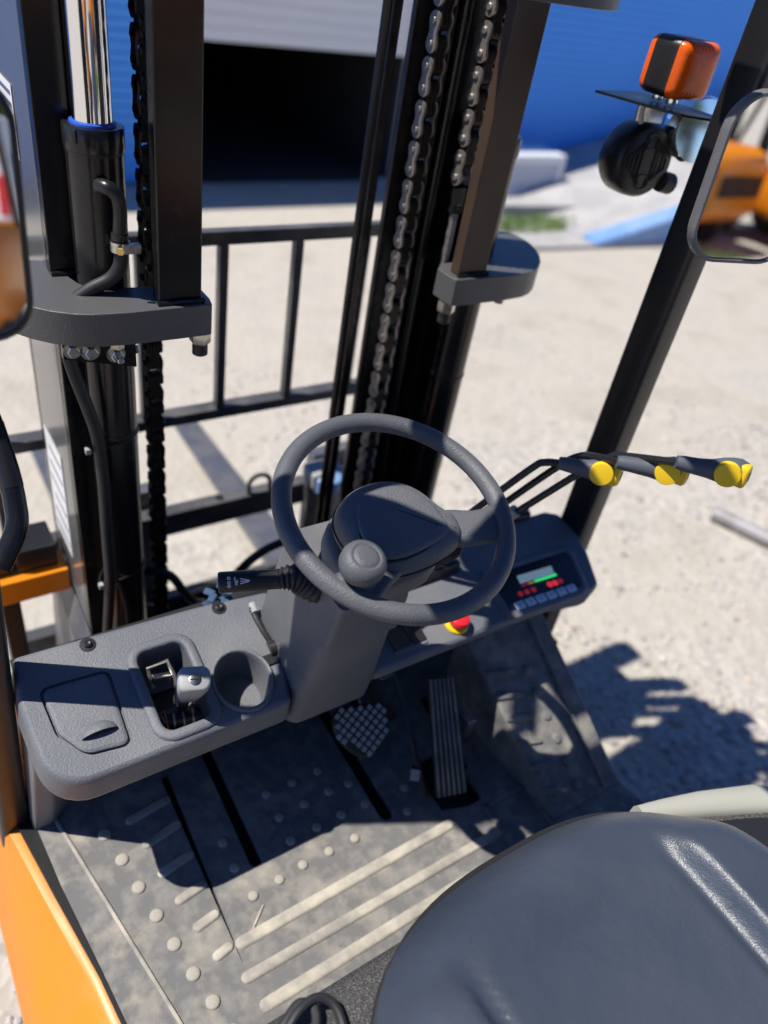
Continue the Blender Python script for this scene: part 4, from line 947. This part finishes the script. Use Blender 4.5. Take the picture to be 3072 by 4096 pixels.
MB().loft([[(x, y, z) for x, y in pl_] for z in (2.128, 2.140)]).build('shade_plate', 'semi', OG)  # unseen plate, outline shaped to cast the shade on wheel and hub
MB().bb(-.345, .29, .145, .395, 2.128, 2.140).build('shade_panel', 'semi', OG, bevel=.003)  # added out of view to shade the right instrument panel
MB().bb(-.235, .52, -1.08, -.13, 2.128, 2.140).build('shade_sheet', 'semi', OG, bevel=.003)  # unseen solid sheet, added to shade the right side of the hood
for k in range(6):
    x = -.18 + k * .13; MB().bb(x - .015, x + .015, -1.08, .19, 2.10, 2.1275).build('roof_slat', 'semi', OG, bevel=.004)

# --- mirrors
def mirror(c, n, up, w, h, r, arm, fm, label):
    c = V(*c); n = V(*n).normalized(); up = V(*up); up = (up - n * up.dot(n)).normalized(); rt = up.cross(n).normalized()
    mr = empty('rear_view_mirror', (0, 0, 0), FL); mr['label'] = label
    o = rrect(0, 0, w, h, r, 8); mp = lambda x, y, q: c + rt * x + up * y + n * q
    MB().loft([[mp(x, y, q) for x, y in offset(o, d)] for d, q in ((.02, -.028), (.006, -.022), (0, -.012), (0, .002), (.0015, .0045), (.005, .0050), (.0065, .003), (.0066, .0005))], True, False).build('mirror_frame', fm, mr, ang=50)
    MB().add([mp(x, y, .0012) for x, y in offset(o, .0064)], [tuple(range(len(o)))]).build('mirror_pane', 'mirror', mr)
    MB().tube(spline([mp(0, 0, -.026), c - n * .05 + (V(*arm) - c) * .3, V(*arm)], 6), .008, 10).build('mirror_arm', 'semi', mr)
cL = CAM + V(.1017, 1.1496, -.4002) * .70
rayL = V(.2026, 1.0923, -.3834).normalized(); refL = V(-.20, -.96, -.075).normalized()
mirror(cL, refL - rayL, (0.03, 0, 1), .150, .243, .045, (-.56, .125, 1.72), 'blackplastic', 'black framed mirror at the left pillar')
cR = CAM + V(1.0107, .6039, -.2026) * 1.06
rayR = V(.99, .615, -.2026).normalized(); refR = V(.30, -.945, -.105).normalized()
mirror(cR, refR - rayR, (-.03, 0, 1), .172, .222, .05, (.54, .09, 1.83), 'column', 'grey framed mirror at the right pillar')

# --- turn signal and headlights
TS = empty('turn_signal', (0, 0, 0), FL)
tx0, tx1, ty0, ty1, tz0, tz1 = .474, .566, .198, .268, 1.764, 1.846
def rbox(x0, x1, z0, z1, r, y, ins=0):
    cx_, cz_ = (x0 + x1) / 2, (z0 + z1) / 2; k_ = 1 - ins / ((x1 - x0) / 2)
    return [(cx_ + (x - cx_) * k_, y, cz_ + (z - cz_) * k_) for x, z in rrect(cx_, cz_, x1 - x0, z1 - z0, r, 5)]
MB().loft([rbox(tx0, tx1, tz0, tz1, .014, y, i) for y, i in ((ty0 + .012, .001), (ty0 + .014, 0), (ty1 - .014, 0), (ty1 - .012, .001))]).build('lamp_housing', 'blackplastic', TS)
MB().loft([rbox(tx0, tx1, tz0, tz1, .014, y, i) for y, i in ((ty0 + .0118, .0005), (ty0 + .004, .002), (ty0 - .001, .005), (ty0 - .004, .010), (ty0 - .006, .022), (ty0 - .007, .035))]).build('lamp_lens', 'amber', TS, ang=60)
MB().loft([rbox(tx0, tx1, tz0, tz1, .014, y, i) for y, i in ((ty1 - .0118, .0005), (ty1 - .004, .002), (ty1 + .001, .005), (ty1 + .004, .010), (ty1 + .006, .022), (ty1 + .007, .035))]).build('lamp_lens', 'amber', TS, ang=60)
MB().loft([rbox(tx0 + .001, tx1 - .001, tz0 + .001, tz1 - .001, .014, y) for y in (ty0 + .0145, ty0 + .019)]).build('lamp_band', 'chrome', TS)
rv = MB().bb(-.0007, .0007, -.0007, .0007, -.034, .034).build('lens_rib', 'amber', TS)
for k in range(9):
    x = tx0 + .014 + k * (tx1 - tx0 - .028) / 8
    if k == 0: o = rv
    else: o = bpy.data.objects.new('lens_rib', rv.data); col.objects.link(o); o.parent = TS
    o.location = (x, ty0 - .0045 + .004 * abs((k - 4) / 4) ** 3, (tz0 + tz1) / 2)
for y in (ty0 + .02, ty1 - .02): MB().lathe([(.010, 0), (.010, .008)], ((tx0 + tx1) / 2 - .01, y, tz0 - .009), (0, 0, 1), 14).build('lamp_stud', 'chrome', TS)
MB().hexa([(.425, .305, 1.7485), (.475, .165, 1.7485), (.56, .125, 1.7485), (.56, .32, 1.7485), (.425, .305, 1.7525), (.475, .165, 1.7525), (.56, .125, 1.7525), (.56, .32, 1.7525)]).build('lamp_plate', 'semi', FL, bevel=.001)
HLT = empty('headlight', (0, 0, 0), FL)
hc = V(.548, .262, 1.655); hn = V(-.18, -.98, .06).normalized(); hu = V(0, 0, 1); hu = (hu - hn * hu.dot(hn)).normalized(); hr = hu.cross(hn)
MB().lathe([(.058, -.050), (.0600, -.046), (.0605, -.02), (.0585, .0), (.054, .006), (.045, .0085), (.01, .009)], hc, hn, 44).build('lamp_shell', 'semi', HLT)
MB().lathe([(.056, -.052), (.054, -.0535), (.03, -.057), (.005, -.058)], hc, hn, 40).build('lamp_glass', 'glassdark', HLT)
for sgn_ in (-1, 1):
    for k in range(4):
        q = .014 + k * .0088; half = math.sqrt(max(.0001, .050 ** 2 - (q + .004) ** 2)) * .8
        pts = [(sgn_ * (q * .55), half), (sgn_ * q, half * .45), (sgn_ * q, -half * .45), (sgn_ * (q * .55), -half)]
        MB().tube([hc + hr * a + hu * b + hn * .0085 for a, b in pts], .0028, 6).build('cooling_fin', 'semi', HLT)
for b in (-.032, .034): MB().tube([hc + hr * (.014 * math.cos(t)) + hu * (b + .012 * math.sin(t)) + hn * .009 for t in [TAU * k / 14 for k in range(14)]], .002, 6, closed=True).build('cooling_fin', 'semi', HLT)
MB().tube([hc + hr * .05 + hu * -.03, hc + hr * .075 + hu * -.034 - hn * .002], .018, 14).build('lamp_knuckle', 'rubber', HLT)
MB().tube([hc + hu * .058 + hr * -.03, hc + hu * .075 + hr * -.034, hc + hu * .092 + hr * -.034], .004, 8).build('lamp_strap', 'chain', HLT)
MB().hexa([hc + hr * -.035 + hu * .060 - hn * .01, hc + hr * .022 + hu * .060 - hn * .01, hc + hr * .022 + hu * .060 - hn * .014, hc + hr * -.035 + hu * .060 - hn * .014,
           hc + hr * -.035 + hu * .090 - hn * .01, hc + hr * .022 + hu * .090 - hn * .01, hc + hr * .022 + hu * .090 - hn * .014, hc + hr * -.035 + hu * .090 - hn * .014]).build('lamp_bracket', 'zinc', HLT)
MB().lathe([(.034, 0), (.05, .016), (.054, .05), (.05, .06)], hc + V(.085, .01, .055), V(-.3, -.9, .1), 28).build('lamp_reflector', 'chrome', HLT)
GH = empty('grab_handle', (0, 0, 0), FL)
gp = spline([(-.560, .40, 1.30), (-.530, .415, 1.262), (-.524, .385, 1.225), (-.521, .355, 1.19), (-.522, .325, 1.15), (-.530, .300, 1.12), (-.565, .27, 1.08)], 6)
MB().tube(gp, .0165, 14).build('handle_bar', 'gloss', GH, ang=60)
MB().tube([gp[9], gp[12], gp[15], gp[18], gp[21]], .0172, 14).build('handle_sleeve', 'semi', GH)
MB().tube([V(-.56, .40, 1.30), V(-.64, .40, 1.10), V(-.64, .30, .9)], .014, 10).build('handle_stay', 'semi', GH)

# ------------------------------------------------------------------ vehicles and trees behind (seen in the mirrors)
def parked_forklift(loc, rz, label):
    r = empty('parked_forklift', loc); r.rotation_euler = (0, 0, rz); tag(r, label, 'forklift', 'orange forklifts parked behind')
    # local frame: counterweight rear end faces +Y
    lp = []
    for y, w, z0, z1 in ((-.9, .56, .35, 1.02), (-.3, .57, .32, 1.06), (.0, .58, .25, 1.10), (.35, .57, .30, 1.10), (.52, .52, .42, 1.04), (.58, .44, .55, .96)):
        lp.append([(x, y, z) for x, z in ((-w, z0 + .1), (-w * .9, z0), (w * .9, z0), (w, z0 + .1), (w, z1 - .14), (w * .86, z1), (-w * .86, z1), (-w, z1 - .14))])
    MB().loft(lp).build('counterweight', 'orange', r, bevel=.02, seg=3)
    MB().bb(-.40, .40, .515, .60, .62, .84).build('rear_grille', 'floorpan', r, bevel=.01)
    for sx in (-1, 1):
        MB().hexa([(sx * .50 - .05, .40, .80), (sx * .50 + .05, .40, .80), (sx * .50 + .05, .535, .80), (sx * .50 - .05, .555, .80), (sx * .50 - .05, .40, .94), (sx * .50 + .05, .40, .94), (sx * .50 + .05, .535, .94), (sx * .50 - .05, .555, .94)]).build('tail_light', 'redlens', r, bevel=.006)
        w = empty('road_wheel', (sx * .46, .02, .24), r)
        def prt(prof, nm, m_): MB().lathe(prof, (0, 0, 0), (1, 0, 0), 36).build(nm, m_, w)
        R_, W_ = .25, .19
        prt([(R_ * .6, -W_ / 2), (R_ * .92, -W_ / 2), (R_, -W_ * .3), (R_, W_ * .3), (R_ * .92, W_ / 2), (R_ * .6, W_ / 2)], 'tyre', 'tyre'); prt([(R_ * .6, -W_ * .46), (R_ * .5, -W_ * .3), (R_ * .15, -W_ * .5), (R_ * .15, W_ * .5), (R_ * .5, W_ * .3), (R_ * .6, W_ * .46)], 'rim', 'orange')
        w2 = empty('road_wheel', (sx * .46, -1.45, .30), r)
        MB().lathe([(.18, -.11), (.28, -.11), (.31, -.06), (.31, .06), (.28, .11), (.18, .11)], (0, 0, 0), (1, 0, 0), 36).build('tyre', 'tyre', w2); MB().lathe([(.18, -.1), (.05, -.08), (.05, .08), (.18, .1)], (0, 0, 0), (1, 0, 0), 24).build('rim', 'orange', w2)
        for y0_, y1_ in ((-.55, -.35), (-1.55, -1.25)):
            MB().tube([(sx * .50, y0_, 1.0), (sx * .47, y1_ + .05, 2.1)], .03, 8).build('guard_pillar', 'semi', r)
    MB().bb(-.52, .52, -1.7, -.25, 2.10, 2.15).build('guard_roof', 'semi', r, bevel=.01)
    MB().bb(-.56, .56, -1.75, -.9, .35, .66).build('chassis', 'orange', r, bevel=.02)
    MB().bb(-.25, .25, -.85, -.4, 1.06, 1.2).build('driver_seat', 'seat', r, bevel=.04); MB().bb(-.24, .24, -.48, -.36, 1.2, 1.62).build('seat_back', 'seat', r, bevel=.04)
    for x in (-.32, .32): MB().bb(x - .04, x + .04, -1.95, -1.8, .15, 2.1).build('mast_upright', 'gloss', r)
    return r
parked_forklift((-2.55, -6.2, 0), .1, 'orange forklift parked behind, reflected in the left mirror')
parked_forklift((2.55, -8.6, 0), -.75, 'orange forklift parked behind, reflected in the right mirror')
parked_forklift((4.4, -8.7, 0), -.5, 'farther orange forklift reflected at the edge of the right mirror')
vn = empty('parked_van', (-3.6, -13.0, 0)); vn.rotation_euler = (0, 0, .12); tag(vn, 'white van with blue stripe parked behind, reflected in the left mirror', 'van')
lp = [[(x, y, z) for x, z in ((-.88, .3), (.88, .3), (.92, .9), (.80, z1), (-.80, z1), (-.92, .9))] for y, z1 in ((2.1, 1.75), (1.9, 1.95), (-.4, 1.95), (-1.2, 1.35), (-2.0, 1.1), (-2.1, .7))]
MB().loft(lp).build('van_body', 'whitepaint', vn, bevel=.05, seg=3)
MB().bb(-.70, .70, 2.075, 2.11, 1.1, 1.62).build('rear_window', 'glassdark', vn, bevel=.02)
for sx in (-1, 1):
    MB().bb(sx * .82 - .06, sx * .82 + .06, 2.04, 2.13, .75, 1.25).build('tail_light', 'redlens', vn, bevel=.01)
    for y in (1.2, -1.3): MB().lathe([(.2, -.1), (.31, -.1), (.33, -.05), (.33, .05), (.31, .1), (.2, .1)], (sx * .82, y, .33), (1, 0, 0), 30).build('tyre', 'tyre', vn)
    MB().bb(sx * .90 - .012, sx * .90 + .012, .2, 1.7, 1.0, 1.5).build('side_stripe', 'bluesteel', vn)
def tree(loc, h, rad, n, label):
    t = empty('broadleaf_tree', loc); tag(t, label, 'tree', 'trees behind the yard')
    mb = MB(); mb.tube([(0, 0, 0), (.05, .03, h * .3), (-.05, .08, h * .6), (0, 0, h * .9)], [.16, .13, .09, .03], 10)
    for k in range(7):
        a = R.uniform(0, TAU); z = h * R.uniform(.3, .7); mb.tube([(0, .03, z), (math.cos(a) * rad * .4, math.sin(a) * rad * .4, z + .4), (math.cos(a) * rad * .75, math.sin(a) * rad * .75, z + .9)], [.06, .04, .015], 7)
    mb.build('trunk', 'bark', t)
    cl = [(Vector((R.gauss(0, rad * .45), R.gauss(0, rad * .45), h * R.uniform(.28, 1.0))), R.uniform(.35, .8)) for _ in range(34)]
    lf = MB()
    for i in range(n):
        c, q = R.choice(cl); p = c + Vector((R.gauss(0, q * .5), R.gauss(0, q * .5), R.gauss(0, q * .42)))
        u = Vector((R.uniform(-1, 1), R.uniform(-1, 1), R.uniform(-1, 1))).normalized() * R.uniform(.08, .17); w = u.orthogonal().normalized() * u.length * .6
        lf.add([p - u, p + w, p + u, p - w], [(0, 1, 2, 3)])
    lf.build('crown', 'leaf', t, recalc=False)
for i, (x, y, h, r_, lab) in enumerate(((-5.0, -18, 6.0, 2.4, 'broad green tree left of the white van'), (-1.6, -18.5, 6.8, 2.6, 'tall green tree behind the white van'), (3.0, -18, 5.6, 2.3, 'green tree behind the parked forklifts'), (7.8, -17, 6.2, 2.5, 'green tree at the right end of the row'), (-8.5, -14.5, 6.4, 2.6, 'green tree at the left end of the row'))):
    tree((x, y, 0), h, r_, 9000, lab)
grass_patch('grass', 'green weeds beside the parked forklifts', 2.6, -6.9, 1.4, .5, 3000, .08, .3)
grass_patch('grass', 'green weeds behind the forklift on the left', -1.7, -4.6, 1.0, .7, 1500, .05, .2)
